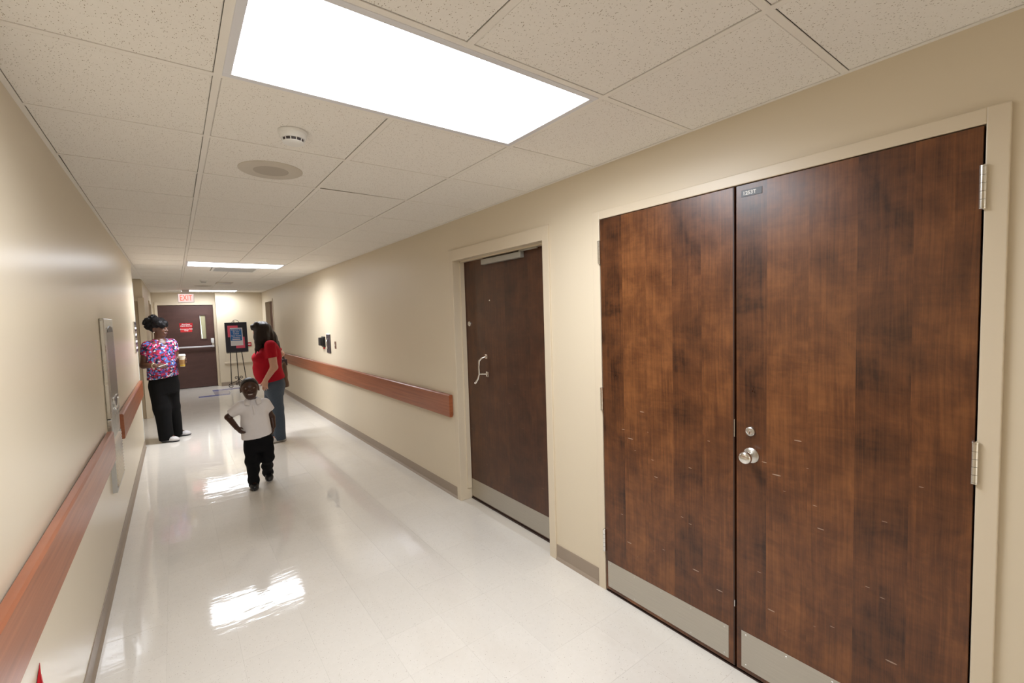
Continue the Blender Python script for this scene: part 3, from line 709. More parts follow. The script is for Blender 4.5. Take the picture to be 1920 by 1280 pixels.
# ================================================================== EASEL AND POSTER
EAY = 13.6; ks = EAY/12.6
def ep(X, Z, dy=0.0): return (X*ks, EAY+dy, CAM_H+(Z-CAM_H)*ks)
ea = thing('easel', (ep(1.18, 0)[0], EAY, 0), 'black wrought iron easel with scrolled feet holding the welcome poster', 'easel')
ZB = ep(0, 0.98)[2]
a0 = ep(1.005, 1.6); 
part('leg', M['iron'], ea, MB().tube([(1.10, EAY-0.05, 0.11), (1.135, EAY+0.03, 1.5)], 0.0095, 8))
part('leg', M['iron'], ea, MB().tube([(1.44, EAY-0.05, 0.11), (1.325, EAY+0.03, 1.5)], 0.0095, 8))
part('leg', M['iron'], ea, MB().tube([(1.30, EAY+0.32, 0.0), (1.245, EAY+0.03, 1.72)], 0.0095, 8))
part('shelf_bar', M['iron'], ea, MB().tube([(1.04, EAY-0.03, ZB-0.012), (1.52, EAY-0.03, ZB-0.012)], 0.008, 8).tube([(1.08, EAY-0.03, ZB-0.012), (1.08, EAY-0.075, ZB-0.012), (1.08, EAY-0.075, ZB+0.02)], 0.005, 6).tube([(1.47, EAY-0.03, ZB-0.012), (1.47, EAY-0.075, ZB-0.012), (1.47, EAY-0.075, ZB+0.02)], 0.005, 6))
ar = [(1.28+0.085*math.cos(a), EAY+0.03, 1.65+0.10*math.sin(a)) for a in [math.pi*k/14 for k in range(15)]]
part('top_arch', M['iron'], ea, MB().tube(ar, 0.006, 8))
def spiral(cx, cz, r0, turns, a0, sgn, n=40):
    return [(cx+r0*(1-0.82*k/n)*math.cos(a0+sgn*2*math.pi*turns*k/n), EAY-0.05, cz+r0*(1-0.82*k/n)*math.sin(a0+sgn*2*math.pi*turns*k/n)) for k in range(n+1)]
def scroll(pts): part('scroll', M['iron'], ea, MB().tube(pts, 0.0075, 8))
foot = spiral(1.095, 0.066, 0.058, 1.35, math.radians(110), 1)
scroll([(1.27, EAY-0.05, 0.235), (1.22, EAY-0.05, 0.175), (1.15, EAY-0.05, 0.145)] + foot)
foot2 = [(2*1.27-x, y, z) for x, y, z in foot]
scroll([(1.27, EAY-0.05, 0.235), (1.32, EAY-0.05, 0.175), (1.39, EAY-0.05, 0.145)] + foot2)
s3 = spiral(1.215, 0.262, 0.045, 1.3, math.radians(-40), 1); scroll([(1.27, EAY-0.05, 0.17), (1.268, EAY-0.05, 0.21)] + s3)
scroll([(2*1.27-x, y, z) for x, y, z in [(1.27, EAY-0.05, 0.17), (1.268, EAY-0.05, 0.21)] + s3])
s4 = spiral(1.225, 0.10, 0.036, 1.3, math.radians(60), 1); scroll([(1.27, EAY-0.05, 0.15)] + s4)
scroll([(2*1.27-x, y, z) for x, y, z in [(1.27, EAY-0.05, 0.15)] + s4])

# poster board leaning back on the shelf
pt = thing('poster_board', (ep(1.18, 0)[0], EAY-0.045, ZB), 'dark welcome poster with pink squares and blue notice on the easel', 'poster')
PW, PH_ = 0.492, 0.762; px0 = 1.182*ks - PW/2; py = EAY-0.06; lean = 0.05
def board(name, mat, x0, x1, z0, z1, lift, th=0.001):
    # a sheet on the leaning board; z along the board
    def P_(x, z, d): return (x, py + z*lean - d, ZB + z)
    return part(name, mat, pt, MB().add([P_(px0+x0, z0, lift), P_(px0+x1, z0, lift), P_(px0+x1, z1, lift), P_(px0+x0, z1, lift), P_(px0+x0, z0, lift+th), P_(px0+x1, z0, lift+th), P_(px0+x1, z1, lift+th), P_(px0+x0, z1, lift+th)],
        [(0,1,2,3),(7,6,5,4),(0,4,5,1),(1,5,6,2),(2,6,7,3),(3,7,4,0)]))
U = PW/43.0      # px at the photo
board('board', plain('poster_black', (0.018, 0.015, 0.03), 0.45), 0, PW, 0, PH_, 0, 0.006)
pk = plain('pink_card', (0.95, 0.13, 0.22), 0.5)
def fx(v): return (v-176)/(890-176)*PW
def fz(v): return PH_-(v-170)/(1110-170)*PH_
board('pink_card', pk, fx(262), fx(592), fz(632), fz(270), 0.006)
board('pink_card', pk, fx(500), fx(790), fz(992), fz(635), 0.006)
board('white_sheet', plain('poster_white', (0.92, 0.91, 0.93), 0.5), fx(338), fx(735), fz(905), fz(345), 0.0075)
bl_ = board('blue_notice', plain('notice_blue', (0.012, 0.16, 0.50), 0.4), fx(345), fx(705), fz(748), fz(372), 0.009)
cxp = px0+fx(525)
def ptx(t, size, v):
    z = fz(v); lettering(t, size, (cxp, py+z*lean-0.0108, ZB+z), (1, 0, 0), (0, lean, 1), M['lit_white'], bl_, 0.0004, bold=0.0008)
for t, v in (('Welcome to', 408), ('the new', 468), ('Critical', 530), ('Care Tower', 595)): ptx(t, 0.043, v)
for v, wv_ in ((648, 0.078), (668, 0.09), (712, 0.088)):
    z = fz(v); part('text_line', M['lit_white'], bl_, MB().box(cxp-wv_, cxp+wv_, py+z*lean-0.0112, py+z*lean-0.0100, ZB+z-(0.009 if v > 700 else 0.003), ZB+z+(0.009 if v > 700 else 0.003)))

# ================================================================== PEOPLE (implicit surfaces meshed as one skin each)
class Field:
    def __init__(s, lo, hi, res):
        s.lo = np.array(lo, float); s.res = res
        s.n = np.ceil((np.array(hi, float)-s.lo)/res).astype(int)+1
        s.ax = [(s.lo[i]+res*np.arange(s.n[i])).astype(np.float32) for i in range(3)]
        s.d = np.full(s.n, 0.5, np.float32)
    def like(s):
        o = Field.__new__(Field); o.lo = s.lo; o.res = s.res; o.n = s.n; o.ax = s.ax; o.d = np.full(s.n, 0.5, np.float32); return o
    def _sl(s, lo, hi):
        a = np.clip(np.floor((np.array(lo)-s.lo)/s.res).astype(int), 0, s.n); b = np.clip(np.ceil((np.array(hi)-s.lo)/s.res).astype(int)+1, 0, s.n)
        sl = tuple(slice(int(x), int(y)) for x, y in zip(a, b))
        X = s.ax[0][sl[0]][:, None, None]; Y = s.ax[1][sl[1]][None, :, None]; Z = s.ax[2][sl[2]][None, None, :]
        return sl, X, Y, Z
    def comb(s, sl, q, k, sub=False):
        if q.size == 0: return
        a = s.d[sl]
        if sub:
            q = -q; h = np.clip(0.5-0.5*(a-q)/k, 0, 1); s.d[sl] = a*(1-h)+q*h + k*h*(1-h)
        else:
            h = np.clip(0.5+0.5*(q-a)/k, 0, 1); s.d[sl] = q*(1-h)+a*h - k*h*(1-h)
    def cap(s, a, b, ra, rb=None, k=0.015, sub=False, flat=None):
        rb = ra if rb is None else rb
        a = np.array(a, np.float32); b = np.array(b, np.float32); R_ = max(ra, rb)*1.15+k*1.5+0.02
        if flat is not None: R_ *= max(1, flat[1])
        sl, X, Y, Z = s._sl(np.minimum(a, b)-R_, np.maximum(a, b)+R_)
        ba = b-a; L2 = float(ba@ba)+1e-9
        dx, dy, dz = X-a[0], Y-a[1], Z-a[2]
        t = np.clip((dx*ba[0]+dy*ba[1]+dz*ba[2])/L2, 0, 1)
        px, py_, pz = dx-t*ba[0], dy-t*ba[1], dz-t*ba[2]
        if flat is not None:
            n = np.array(flat[0], float); n /= np.linalg.norm(n); c = px*n[0]+py_*n[1]+pz*n[2]; e2 = 1-1/flat[1]
            px, py_, pz = px-c*n[0]*e2, py_-c*n[1]*e2, pz-c*n[2]*e2
        q = np.sqrt(px*px+py_*py_+pz*pz) - (ra+(rb-ra)*t)
        s.comb(sl, q, k, sub); return s
    def chain(s, pts, rs, k=0.015, flat=None):
        for i in range(len(pts)-1): s.cap(pts[i], pts[i+1], rs[i], rs[i+1], k, flat=flat)
        return s
    def ell(s, c, r, R_=None, k=0.015, sub=False):
        c = np.array(c, float); m_ = max(r)+k*1.5+0.02
        sl, X, Y, Z = s._sl(c-m_, c+m_)
        dx, dy, dz = X-c[0], Y-c[1], Z-c[2]
        if R_ is None: u = (dx, dy, dz)
        else: u = [dx*a[0]+dy*a[1]+dz*a[2] for a in R_]
        k0 = np.sqrt((u[0]/r[0])**2+(u[1]/r[1])**2+(u[2]/r[2])**2)
        k1 = np.sqrt((u[0]/r[0]**2)**2+(u[1]/r[1]**2)**2+(u[2]/r[2]**2)**2)+1e-6
        s.comb(sl, k0*(k0-1)/k1, k, sub); return s
    def loft(s, rows, k=0.02, rot=0.0, p=2.0):
        rows = sorted(rows); z = np.array([r[0] for r in rows]); A = np.array([r[1:] for r in rows], float)
        m_ = A[:, 2:4].max()+k*1.5+0.03
        lo = (A[:, 0].min()-m_, A[:, 1].min()-m_, z[0]-0.05-k); hi = (A[:, 0].max()+m_, A[:, 1].max()+m_, z[-1]+0.05+k)
        sl, X, Y, Z = s._sl(lo, hi); zz = Z.ravel()
        from_ = [np.interp(zz, z, A[:, i]).astype(np.float32)[None, None, :] for i in range(4)]
        if len(rows) > 3:                       # smoothed profile
            kz = max(3, int(0.03/s.res)); ker = np.hanning(kz+2)[1:-1]; ker /= ker.sum()
            from_ = [np.convolve(np.pad(f.ravel(), (kz, kz), 'edge'), ker, 'same')[kz:-kz].astype(np.float32)[None, None, :] for f in from_]
        dx, dy = X-from_[0], Y-from_[1]; c_, s_ = math.cos(rot), math.sin(rot)
        u, v = dx*c_+dy*s_, -dx*s_+dy*c_
        if p == 2.0: q = np.sqrt((u/from_[2])**2+(v/from_[3])**2)
        else: q = (np.abs(u/from_[2])**p+np.abs(v/from_[3])**p)**(1/p)
        q = (q-1)*np.minimum(from_[2], from_[3])
        q = np.maximum(q, np.maximum(z[0]-Z, Z-z[-1]))
        s.comb(sl, q, k); return s
    def cut(s, p0, n):
        n = np.array(n, float); n /= np.linalg.norm(n)
        q = (s.ax[0]-p0[0])[:, None, None]*n[0]+(s.ax[1]-p0[1])[None, :, None]*n[1]+(s.ax[2]-p0[2])[None, None, :]*n[2]
        s.d = np.maximum(s.d, q.astype(np.float32)); return s
    def op(s, fn):
        s.d = fn(s.ax[0][:, None, None], s.ax[1][None, :, None], s.ax[2][None, None, :], s.d).astype(np.float32); return s
    def folds(s, amp, f0, f1, n, seed, stretch=(1, 1, 1)):
        rg = np.random.RandomState(seed); X, Y, Z = s.ax[0][:, None, None], s.ax[1][None, :, None], s.ax[2][None, None, :]
        act = np.abs(s.d) < 0.06
        acc = 0
        for _ in range(n):
            w_ = rg.normal(size=3); w_ /= np.linalg.norm(w_); w_ = w_*np.array(stretch)*rg.uniform(f0, f1)
            acc = acc + np.sin(w_[0]*X+w_[1]*Y+w_[2]*Z+rg.uniform(0, 6.28))
        s.d = s.d + act*(amp/np.sqrt(n))*acc.astype(np.float32); return s
    def mesh(s):
        d = s.d; ins = d < 0
        c = np.zeros(np.array(d.shape)-1, np.int8)
        for a in (0, 1):
            for b in (0, 1):
                for e_ in (0, 1): c += ins[a:d.shape[0]-1+a, b:d.shape[1]-1+b, e_:d.shape[2]-1+e_]
        I, J, K = np.nonzero((c > 0) & (c < 8)); n = len(I)
        idx = np.full(c.shape, -1, np.int32); idx[I, J, K] = np.arange(n)
        acc = np.zeros((n, 3)); cnt = np.zeros(n)
        corners = [(a, b, e_) for a in (0, 1) for b in (0, 1) for e_ in (0, 1)]
        val = {q: d[I+q[0], J+q[1], K+q[2]] for q in corners}
        for q in corners:
            for ax_ in range(3):
                if q[ax_] == 0:
                    q2 = list(q); q2[ax_] = 1; q2 = tuple(q2); a, b = val[q], val[q2]
                    m_ = (a < 0) != (b < 0); t = np.where(m_, a/(a-b+1e-12), 0)
                    p_ = np.tile(np.array(q, float), (n, 1)); p_[:, ax_] += t
                    acc += p_*m_[:, None]; cnt += m_
        V = (acc/cnt[:, None] + np.stack([I, J, K], 1))*s.res + s.lo
        quads = []
        for ax_ in range(3):
            o1, o2 = [(1, 2), (2, 0), (0, 1)][ax_]
            sh = [slice(None)]*3; sh2 = [slice(None)]*3; sh[ax_] = slice(0, -1); sh2[ax_] = slice(1, None)
            a, b = ins[tuple(sh)], ins[tuple(sh2)]
            for sign in (0, 1):
                e_ = np.array(np.nonzero(a & ~b if sign == 0 else ~a & b))
                ok = (e_[o1] > 0) & (e_[o2] > 0) & (e_[o1] < c.shape[o1]) & (e_[o2] < c.shape[o2]); e_ = e_[:, ok]
                def g(d1, d2):
                    t = e_.copy(); t[o1] -= d1; t[o2] -= d2; return idx[t[0], t[1], t[2]]
                q = np.stack([g(1, 1), g(0, 1), g(0, 0), g(1, 0)], 1)
                quads.append(q if sign == 0 else q[:, ::-1])
        Q = np.concatenate(quads); Q = Q[(Q >= 0).all(1)]
        return V, Q
    def build(s, name, mat, origin, parent=None, relax=1):
        V, Q = s.mesh()
        for _ in range(relax):                        # light smoothing
            S = np.zeros_like(V); N_ = np.zeros(len(V))
            for a in range(4):
                np.add.at(S, Q[:, a], V[Q[:, (a+1) % 4]]+V[Q[:, (a+3) % 4]]); np.add.at(N_, Q[:, a], 2)
            V = 0.5*V+0.5*S/np.maximum(N_, 1)[:, None]
        V = V - np.array(origin)
        me = bpy.data.meshes.new(name); me.vertices.add(len(V)); me.vertices.foreach_set('co', V.astype(np.float32).ravel())
        me.loops.add(4*len(Q)); me.loops.foreach_set('vertex_index', Q.astype(np.int32).ravel())
        me.polygons.add(len(Q)); me.polygons.foreach_set('loop_start', np.arange(0, 4*len(Q), 4, dtype=np.int32))
        try: me.polygons.foreach_set('loop_total', np.full(len(Q), 4, np.int32))
        except Exception: pass
        me.polygons.foreach_set('use_smooth', np.ones(len(Q), bool)); me.update(calc_edges=True); me.validate()
        me.materials.append(mat)
        o = bpy.data.objects.new(name, me); COL.objects.link(o)
        if parent is None: o.location = origin
        else: o.parent = parent; o.location = Vector(origin)-wloc(parent)
        return o

def V3(*a): return np.array(a, float)
def unit(v): v = np.array(v, float); return v/np.linalg.norm(v)
def head_frame(fwd_xy, pitch=0.0, roll=0.0):
    f = unit((fwd_xy[0], fwd_xy[1], 0)); l = np.array((-f[1], f[0], 0)); u = np.array((0, 0, 1.0))
    f2 = f*math.cos(pitch)+u*math.sin(pitch); u2 = -f*math.sin(pitch)+u*math.cos(pitch)
    l2 = l*math.cos(roll)+u2*math.sin(roll); u3 = -l*math.sin(roll)+u2*math.cos(roll)
    return f2, l2, u3
def add_head(F, c, h, fr, ears=True, child=False, smile=0.0):
    f, l, u = fr; c = np.array(c, float)
    def p(a, b, e_): return c+h*(f*a+l*b+u*e_)
    R_ = (f, l, u)
    F.ell(p(-0.06, 0, 0.13), (0.43*h, 0.355*h, 0.365*h), R_, k=0.01)
    F.ell(p(0.09, 0, -0.10), (0.30*h, 0.295*h, 0.37*h), R_, k=0.03*h/0.22)
    F.ell(p(0.16, 0, -0.36), (0.17*h, 0.17*h, 0.125*h), R_, k=0.12*h)      # chin
    for sd in (-1, 1):
        F.ell(p(0.22, 0.15*sd, -0.10), (0.13*h, 0.11*h, 0.12*h), R_, k=0.06*h)   # cheeks
        F.cap(p(0.34, 0.06*sd, 0.10), p(0.28, 0.22*sd, 0.10), 0.05*h, 0.04*h, k=0.05*h)   # brow
        F.ell(p(0.40, 0.145*sd, 0.03), (0.05*h, 0.065*h, 0.030*h), R_, k=0.03*h, sub=True)  # eye sockets
        if ears:
            F.ell(p(-0.05, 0.365*sd, -0.02), (0.095*h, 0.04*h, 0.135*h), R_, k=0.012)
            F.ell(p(-0.02, 0.41*sd, -0.01), (0.05*h, 0.025*h, 0.08*h), R_, k=0.008, sub=True)
    F.cap(p(0.37, 0, 0.05), p(0.45, 0, -0.09), 0.035*h, 0.058*h, k=0.03*h)      # nose
    for sd in (-1, 1): F.ell(p(0.405, 0.06*sd, -0.105), (0.05*h, 0.045*h, 0.04*h), R_, k=0.02*h)
    mw = 0.115+0.05*smile
    F.cap(p(0.375, -mw, -0.225+0.02*smile), p(0.40, 0, -0.215), 0.028*h, 0.038*h, k=0.02*h)
    F.cap(p(0.375, mw, -0.225+0.02*smile), p(0.40, 0, -0.215), 0.028*h, 0.038*h, k=0.02*h)
    F.cap(p(0.36, -0.08, -0.275), p(0.36, 0.08, -0.275), 0.038*h, 0.038*h, k=0.02*h)
    return p
def ball(mb, c, r, n=12):
    c = Vector(c); mb.lathe(c-Vector((0, 0, r)), (0, 0, 1), [(r*(1-math.cos(math.pi*k/n)), max(1e-4, r*math.sin(math.pi*k/n))) for k in range(n+1)], 16); return mb
M['eye_white'] = plain('eye_white', (0.62, 0.58, 0.54), 0.25)
M['iris'] = plain('iris', (0.012, 0.008, 0.006), 0.15)
M['teeth'] = plain('teeth', (0.62, 0.58, 0.52), 0.3)
def face_bits(p, h, body, fr, lipcol, brow=None, smile=False):
    f, l, u = fr
    for sd in (-1, 1):
        ey = part('eye', M['eye_white'], body, ball(MB(), p(0.318, 0.145*sd, 0.03), 0.046*h), True)
        part('iris', M['iris'], ey, ball(MB(), p(0.342, 0.147*sd, 0.030), 0.027*h, 8), True)
        if brow: part('eyebrow', brow, body, MB().tube([p(0.375, 0.06*sd, 0.115), p(0.375, 0.15*sd, 0.145), p(0.315, 0.235*sd, 0.12)], [0.012*h, 0.017*h, 0.008*h], 6))
    lp = MB().tube([p(0.36, -0.13, -0.225), p(0.402, -0.06, -0.232), p(0.413, 0, -0.236), p(0.402, 0.06, -0.232), p(0.36, 0.13, -0.225)], [0.01*h, 0.026*h, 0.028*h, 0.026*h, 0.01*h], 8)
    if not smile: part('lips', lipcol, body, lp, True)
    else:
        part('lips', lipcol, body, MB().tube([p(0.335, -0.165, -0.195), p(0.395, -0.08, -0.215), p(0.415, 0, -0.218), p(0.395, 0.08, -0.215), p(0.335, 0.165, -0.195)], [0.01*h, 0.02*h, 0.022*h, 0.02*h, 0.01*h], 8)
             .tube([p(0.335, -0.165, -0.20), p(0.375, -0.09, -0.275), p(0.392, 0, -0.295), p(0.375, 0.09, -0.275), p(0.335, 0.165, -0.20)], [0.01*h, 0.024*h, 0.028*h, 0.024*h, 0.01*h], 8), True)
        part('teeth', M['teeth'], body, MB().tube([p(0.338, -0.135, -0.215), p(0.385, -0.07, -0.245), p(0.400, 0, -0.253), p(0.385, 0.07, -0.245), p(0.338, 0.135, -0.215)], [0.01*h, 0.026*h, 0.030*h, 0.026*h, 0.01*h], 8), True)
def add_hand(F, w, d, nrm, th, L, curl=0.5, thumb_in=0.3):
    w = np.array(w, float); d = unit(d); nrm = np.array(nrm, float); nrm = unit(nrm-d*(nrm@d)); s_ = np.cross(d, nrm)
    if s_@np.array(th) < 0: s_ = -s_
    F.ell(w+d*0.25*L, (0.30*L, 0.225*L, 0.095*L), (d, s_, nrm), k=0.014)
    for i, (off, ln) in enumerate(((0.165, 0.42), (0.055, 0.50), (-0.055, 0.47), (-0.16, 0.36))):
        b = w+d*(0.45-abs(off)*0.15)*L+s_*off*L; a_ = curl*(0.5+0.12*i); dd = unit(d+s_*off*0.35)
        pts = [b]; rs = [0.052*L]
        for sgi, q in enumerate((0.45, 0.32, 0.23)):
            dirn = dd*math.cos(a_)+nrm*math.sin(a_); pts.append(pts[-1]+dirn*ln*q*L); rs.append((0.048, 0.044, 0.036)[sgi]*L); a_ += curl
        F.chain(pts, rs, k=0.003)
    b = w+d*0.10*L+s_*0.15*L
    p1 = b+(d*0.20+s_*0.15+nrm*0.05)*L; p2 = p1+(d*0.17+s_*(0.06-0.1*thumb_in)+nrm*0.10*thumb_in)*L
    F.chain([b, p1, p2], [0.075*L, 0.056*L, 0.042*L], k=0.008)
def make_shoe(root, heel, toe, wd, ht, mat, solemat, lift=0.0, pitch=0.0, accent=None, name='shoe'):
    """heel and toe are ground points; pitch lifts the heel"""
    heel = np.array((*heel, lift), float); toe = np.array((*toe, lift), float); d = unit(toe-heel); L = np.linalg.norm(toe-heel); sd = np.array((-d[1], d[0], 0))
    def P_(a, z): return heel+d*a*L+np.array((0, 0, z))
    lo = np.minimum(heel, toe)-0.08; hi = np.maximum(heel, toe)+0.08; hi[2] = lift+0.18; lo[2] = lift-0.02
    def shape(extra):
        F = Field(lo, hi, 0.0035)
        F.chain([P_(0.13, 0.035), P_(0.45, 0.032), P_(0.74, 0.034), P_(0.87, 0.03)], [wd*0.40+extra, wd*0.38+extra, wd*0.50+extra, wd*0.42+extra], k=0.02, flat=((0, 0, 1), 0.85))
        F.cap(P_(0.17, 0.03), P_(0.2, ht), wd*0.38, wd*0.36, k=0.02); F.cap(P_(0.2, ht*0.9), P_(0.62, 0.045), wd*0.30, wd*0.33, k=0.03)
        return F
    A = shape(0.0); A.cut((0, 0, lift+0.018), (0, 0, -1)); A.cut((0, 0, lift+ht), (0, 0, 1))
    sh = A.build(name, mat, tuple(heel), root)
    B = shape(0.004); B.cut((0, 0, lift+0.022), (0, 0, 1)); B.cut((0, 0, lift+0.0006), (0, 0, -1))
    so = B.build('sole', solemat, tuple(heel), sh)
    lc = MB()
    for k in range(4):
        a = 0.42+0.07*k; z = ht*(0.97-0.17*k)
        lc.tube([tuple(P_(a, z*0.93)-sd*wd*0.2), tuple(P_(a+0.03, z+0.012)), tuple(P_(a, z*0.93)+sd*wd*0.2)], 0.0028, 6)
    part('laces', accent or solemat, sh, lc)
    if pitch:
        # rotate the whole shoe about its toe
        tw = Vector(tuple(toe)); ax_ = Vector(tuple(sd)); R_ = Matrix.Rotation(pitch, 4, ax_)
        loc = Vector(tuple(heel)); new = tw + R_ @ (loc-tw)
        sh.location = new - wloc(root); sh.rotation_euler = R_.to_euler()
    return sh
def skin_mat(name, col, rough=0.42):
    q = NT(name); v = q.coord(); n = q.noise(v, 18, 3)
    q.P(Base_Color=q.mix(n, tuple(c*0.86 for c in col), tuple(c*1.12 for c in col)), Roughness=rough)
    q.bump(q.noise(v, 220, 2), 0.08, 0.001); return q.m
def cloth_mat(name, col, var=0.12, rough=0.85, weave=500):
    q = NT(name); v = q.coord(); n = q.noise(v, 14, 4)
    q.P(Base_Color=q.mix(n, tuple(c*(1-var) for c in col), tuple(c*(1+var) for c in col)), Roughness=rough)
    q.b.inputs['Specular IOR Level'].default_value = 0.15
    q.bump(q.noise(v, weave, 2), 0.2, 0.0008); return q.m
def hair_mat(name, col, sc=(60, 60, 4), rough=0.35, st=0.6):
    q = NT(name); v = q.coord(); n = q.noise(q.mapping(v, sc), 1.0, 4, 0.6)
    q.P(Base_Color=q.mix(n, tuple(c*0.6 for c in col), tuple(c*1.5 for c in col)), Roughness=rough+0.12); q.b.inputs['Specular IOR Level'].default_value = 0.22; q.bump(n, st, 0.006); return q.m
def denim():
    q = NT('denim'); v = q.coord(); n = q.noise(v, 5, 4); w_ = q.noise(q.mapping(v, (300, 300, 60)), 1.0, 2)
    c = q.mix(n, (0.020, 0.032, 0.052), (0.045, 0.066, 0.098)); c = q.mix(q.math('MULTIPLY', w_, 0.35), c, (0.12, 0.15, 0.19))
    q.P(Base_Color=c, Roughness=0.85); q.bump(w_, 0.25, 0.001); return q.m
def floral():
    q = NT('floral_scrubs'); v = q.coord(); wv_ = q.noise(v, 22, 2, out=1)
    vv = q.n('ShaderNodeVectorMath', operation='MULTIPLY_ADD', i_1=(0.022, 0.022, 0.022)); q.t.links.new(wv_, vv.inputs[0]); q.t.links.new(v, vv.inputs[2])
    vo = q.n('ShaderNodeTexVoronoi', i_Vector=vv.outputs[0], i_Scale=46.0); r = q.n('ShaderNodeSeparateColor', i_Color=vo.outputs['Color']).outputs[0]
    c = q.ramp(r, [(0, (0.010, 0.008, 0.03)), (0.22, (0.42, 0.012, 0.05)), (0.34, (0.50, 0.045, 0.16)), (0.47, (0.04, 0.16, 0.48)), (0.58, (0.60, 0.55, 0.62)), (0.70, (0.10, 0.025, 0.16)), (0.82, (0.30, 0.01, 0.03)), (0.92, (0.12, 0.22, 0.58))], 'CONSTANT')
    ring = q.math('GREATER_THAN', vo.outputs['Distance'], 0.74)
    q.P(Base_Color=q.mix(ring, c, (0.015, 0.01, 0.035)), Roughness=0.8); q.bump(q.noise(v, 400, 2), 0.15, 0.0008); return q.m

def mapper(Y0):
    def W(X, Z, dy=0.0):
        s_ = (Y0+dy)/Y0; return V3(X*s_, Y0+dy, CAM_H-(CAM_H-Z)*s_)
    return W

# ------------------------------------------------------------------ the boy
def build_boy():
    Y0 = 5.18; W = mapper(Y0); org = (0.60, Y0, 0.0)
    F = Field((0.30, Y0-0.32, -0.01), (0.86, Y0+0.36, 1.16), 0.0045)
    fr = head_frame((-0.10, -1.0), pitch=0.10, roll=0.03); hc = W(0.571, 1.008, -0.01); h = 0.218
    p = add_head(F, hc, h, fr, smile=1.0)
    F.cap(W(0.585, 0.87), W(0.575, 0.955, 0.01), 0.040, 0.038, k=0.02)
    F.loft([(0.50, 0.612, Y0, 0.115, 0.078), (0.62, 0.605, Y0, 0.112, 0.078), (0.76, 0.592, Y0, 0.105, 0.072), (0.84, 0.590, Y0, 0.095, 0.06), (0.885, 0.588, Y0, 0.045, 0.045)])
    # arms: bent elbow out at image left, swinging back at image right
    sL, eL, wL = W(0.492, 0.840), W(0.372, 0.752, 0.03), W(0.437, 0.637, -0.06)
    F.chain([sL, eL, wL], [0.038, 0.030, 0.023], k=0.012)
    add_hand(F, wL, W(0.478, 0.572, -0.09)-wL, (0.6, 0.5, 0.1), (0.2, -1, 0.2), 0.115, 0.55)
    sR, eR, wR = W(0.690, 0.838), W(0.752, 0.690, 0.06), W(0.762, 0.592, 0.01)
    F.chain([sR, eR, wR], [0.038, 0.030, 0.023], k=0.012)
    add_hand(F, wR, W(0.755, 0.518, 0.0)-wR, (-0.8, 0.2, 0), (-0.1, -1, 0), 0.115, 0.45)
    # legs
    F.loft([(0.40, 0.612, Y0, 0.085, 0.06), (0.52, 0.612, Y0, 0.10, 0.07)])
    a1 = V3(0.552, Y0, 0.055); a2 = V3(0.708, Y0+0.15, 0.095)
    F.chain([V3(0.558, Y0, 0.45), V3(0.553, Y0-0.04, 0.27), a1], [0.050, 0.042, 0.028]); F.cap(a1, V3(0.552, Y0-0.10, 0.03), 0.026, 0.022)
    F.chain([V3(0.672, Y0, 0.45), V3(0.690, Y0-0.03, 0.275), a2], [0.050, 0.042, 0.028]); F.cap(a2, V3(0.706, Y0+0.07, 0.035), 0.026, 0.020)
    skin = skin_mat('skin_boy', (0.052, 0.020, 0.011), 0.36)
    body = F.build('person', skin, org)
    tag(body, 'small boy in white polo shirt and black trousers running towards the camera', 'person')
    face_bits(p, h, body, fr, plain('lips_boy', (0.075, 0.024, 0.018), 0.35), smile=True)
    # cropped hair
    G = Field(hc-0.17, hc+0.17, 0.004); f, l, u = fr
    G.ell(p(-0.065, 0, 0.135), (0.445*h, 0.37*h, 0.382*h), (f, l, u), k=0.004)
    G.cut(p(0.24, 0, 0.235), unit(0.80*f-0.62*u)); G.cut(p(-0.1, 0, -0.12), -u)
    for sd in (-1, 1): G.ell(p(0.0, 0.38*sd, -0.06), (0.14*h, 0.09*h, 0.15*h), (f, l, u), k=0.006, sub=True)
    G.build('hair', hair_mat('hair_cropped', (0.010, 0.008, 0.008), (300, 300, 300), 0.30, 0.25), org, body)
    # polo shirt
    S = Field((0.30, Y0-0.22, 0.44), (0.86, Y0+0.22, 0.95), 0.0045)
    S.loft([(0.46, 0.616, Y0, 0.142, 0.105), (0.56, 0.610, Y0, 0.140, 0.105), (0.68, 0.600, Y0, 0.134, 0.098), (0.78, 0.592, Y0, 0.122, 0.088), (0.845, 0.589, Y0, 0.105, 0.070), (0.885, 0.587, Y0, 0.060, 0.052), (0.905, 0.585, Y0, 0.048, 0.046)], k=0.02)
    A = S.like()
    A.cap(sL, W(0.372, 0.770, 0.01), 0.056, 0.047); hL = W(0.383, 0.786, 0.005); A.cut(hL, unit(eL-sL))
    S.d = np.minimum(S.d, 1e3); S.comb((slice(None),)*3, A.d, 0.03)
    A = S.like()
    A.cap(sR, W(0.756, 0.73, 0.05), 0.055, 0.047); A.cut(W(0.746, 0.772, 0.03), unit(eR-sR)); S.comb((slice(None),)*3, A.d, 0.025)
    S.folds(0.0055, 18, 60, 7, 3, (1, 1, 0.6))
    S.cut((0.473, Y0, 0.512), (0.132, 0.15, -1.0))
    shirt = S.build('polo_shirt', cloth_mat('white_pique', (0.80, 0.76, 0.75), 0.06), org, body)
    co = MB(); n = 28; vs = []
    for (rad, z, wide) in ((0.046, 0.912, 1.0), (0.054, 0.918, 1.0), (0.070, 0.893, 1.06), (0.082, 0.868, 1.12), (0.078, 0.862, 1.1), (0.058, 0.885, 1.0)):
        for k in range(n+1):
            a = math.radians(-90+22+ (360-44)*k/n); vs.append((0.586+rad*wide*math.cos(a), Y0-0.004+rad*math.sin(a)*0.95 - (0.012 if z < 0.9 else 0.0)*(math.sin(a) < -0.5), z - 0.016*max(0, -math.sin(a))**2))
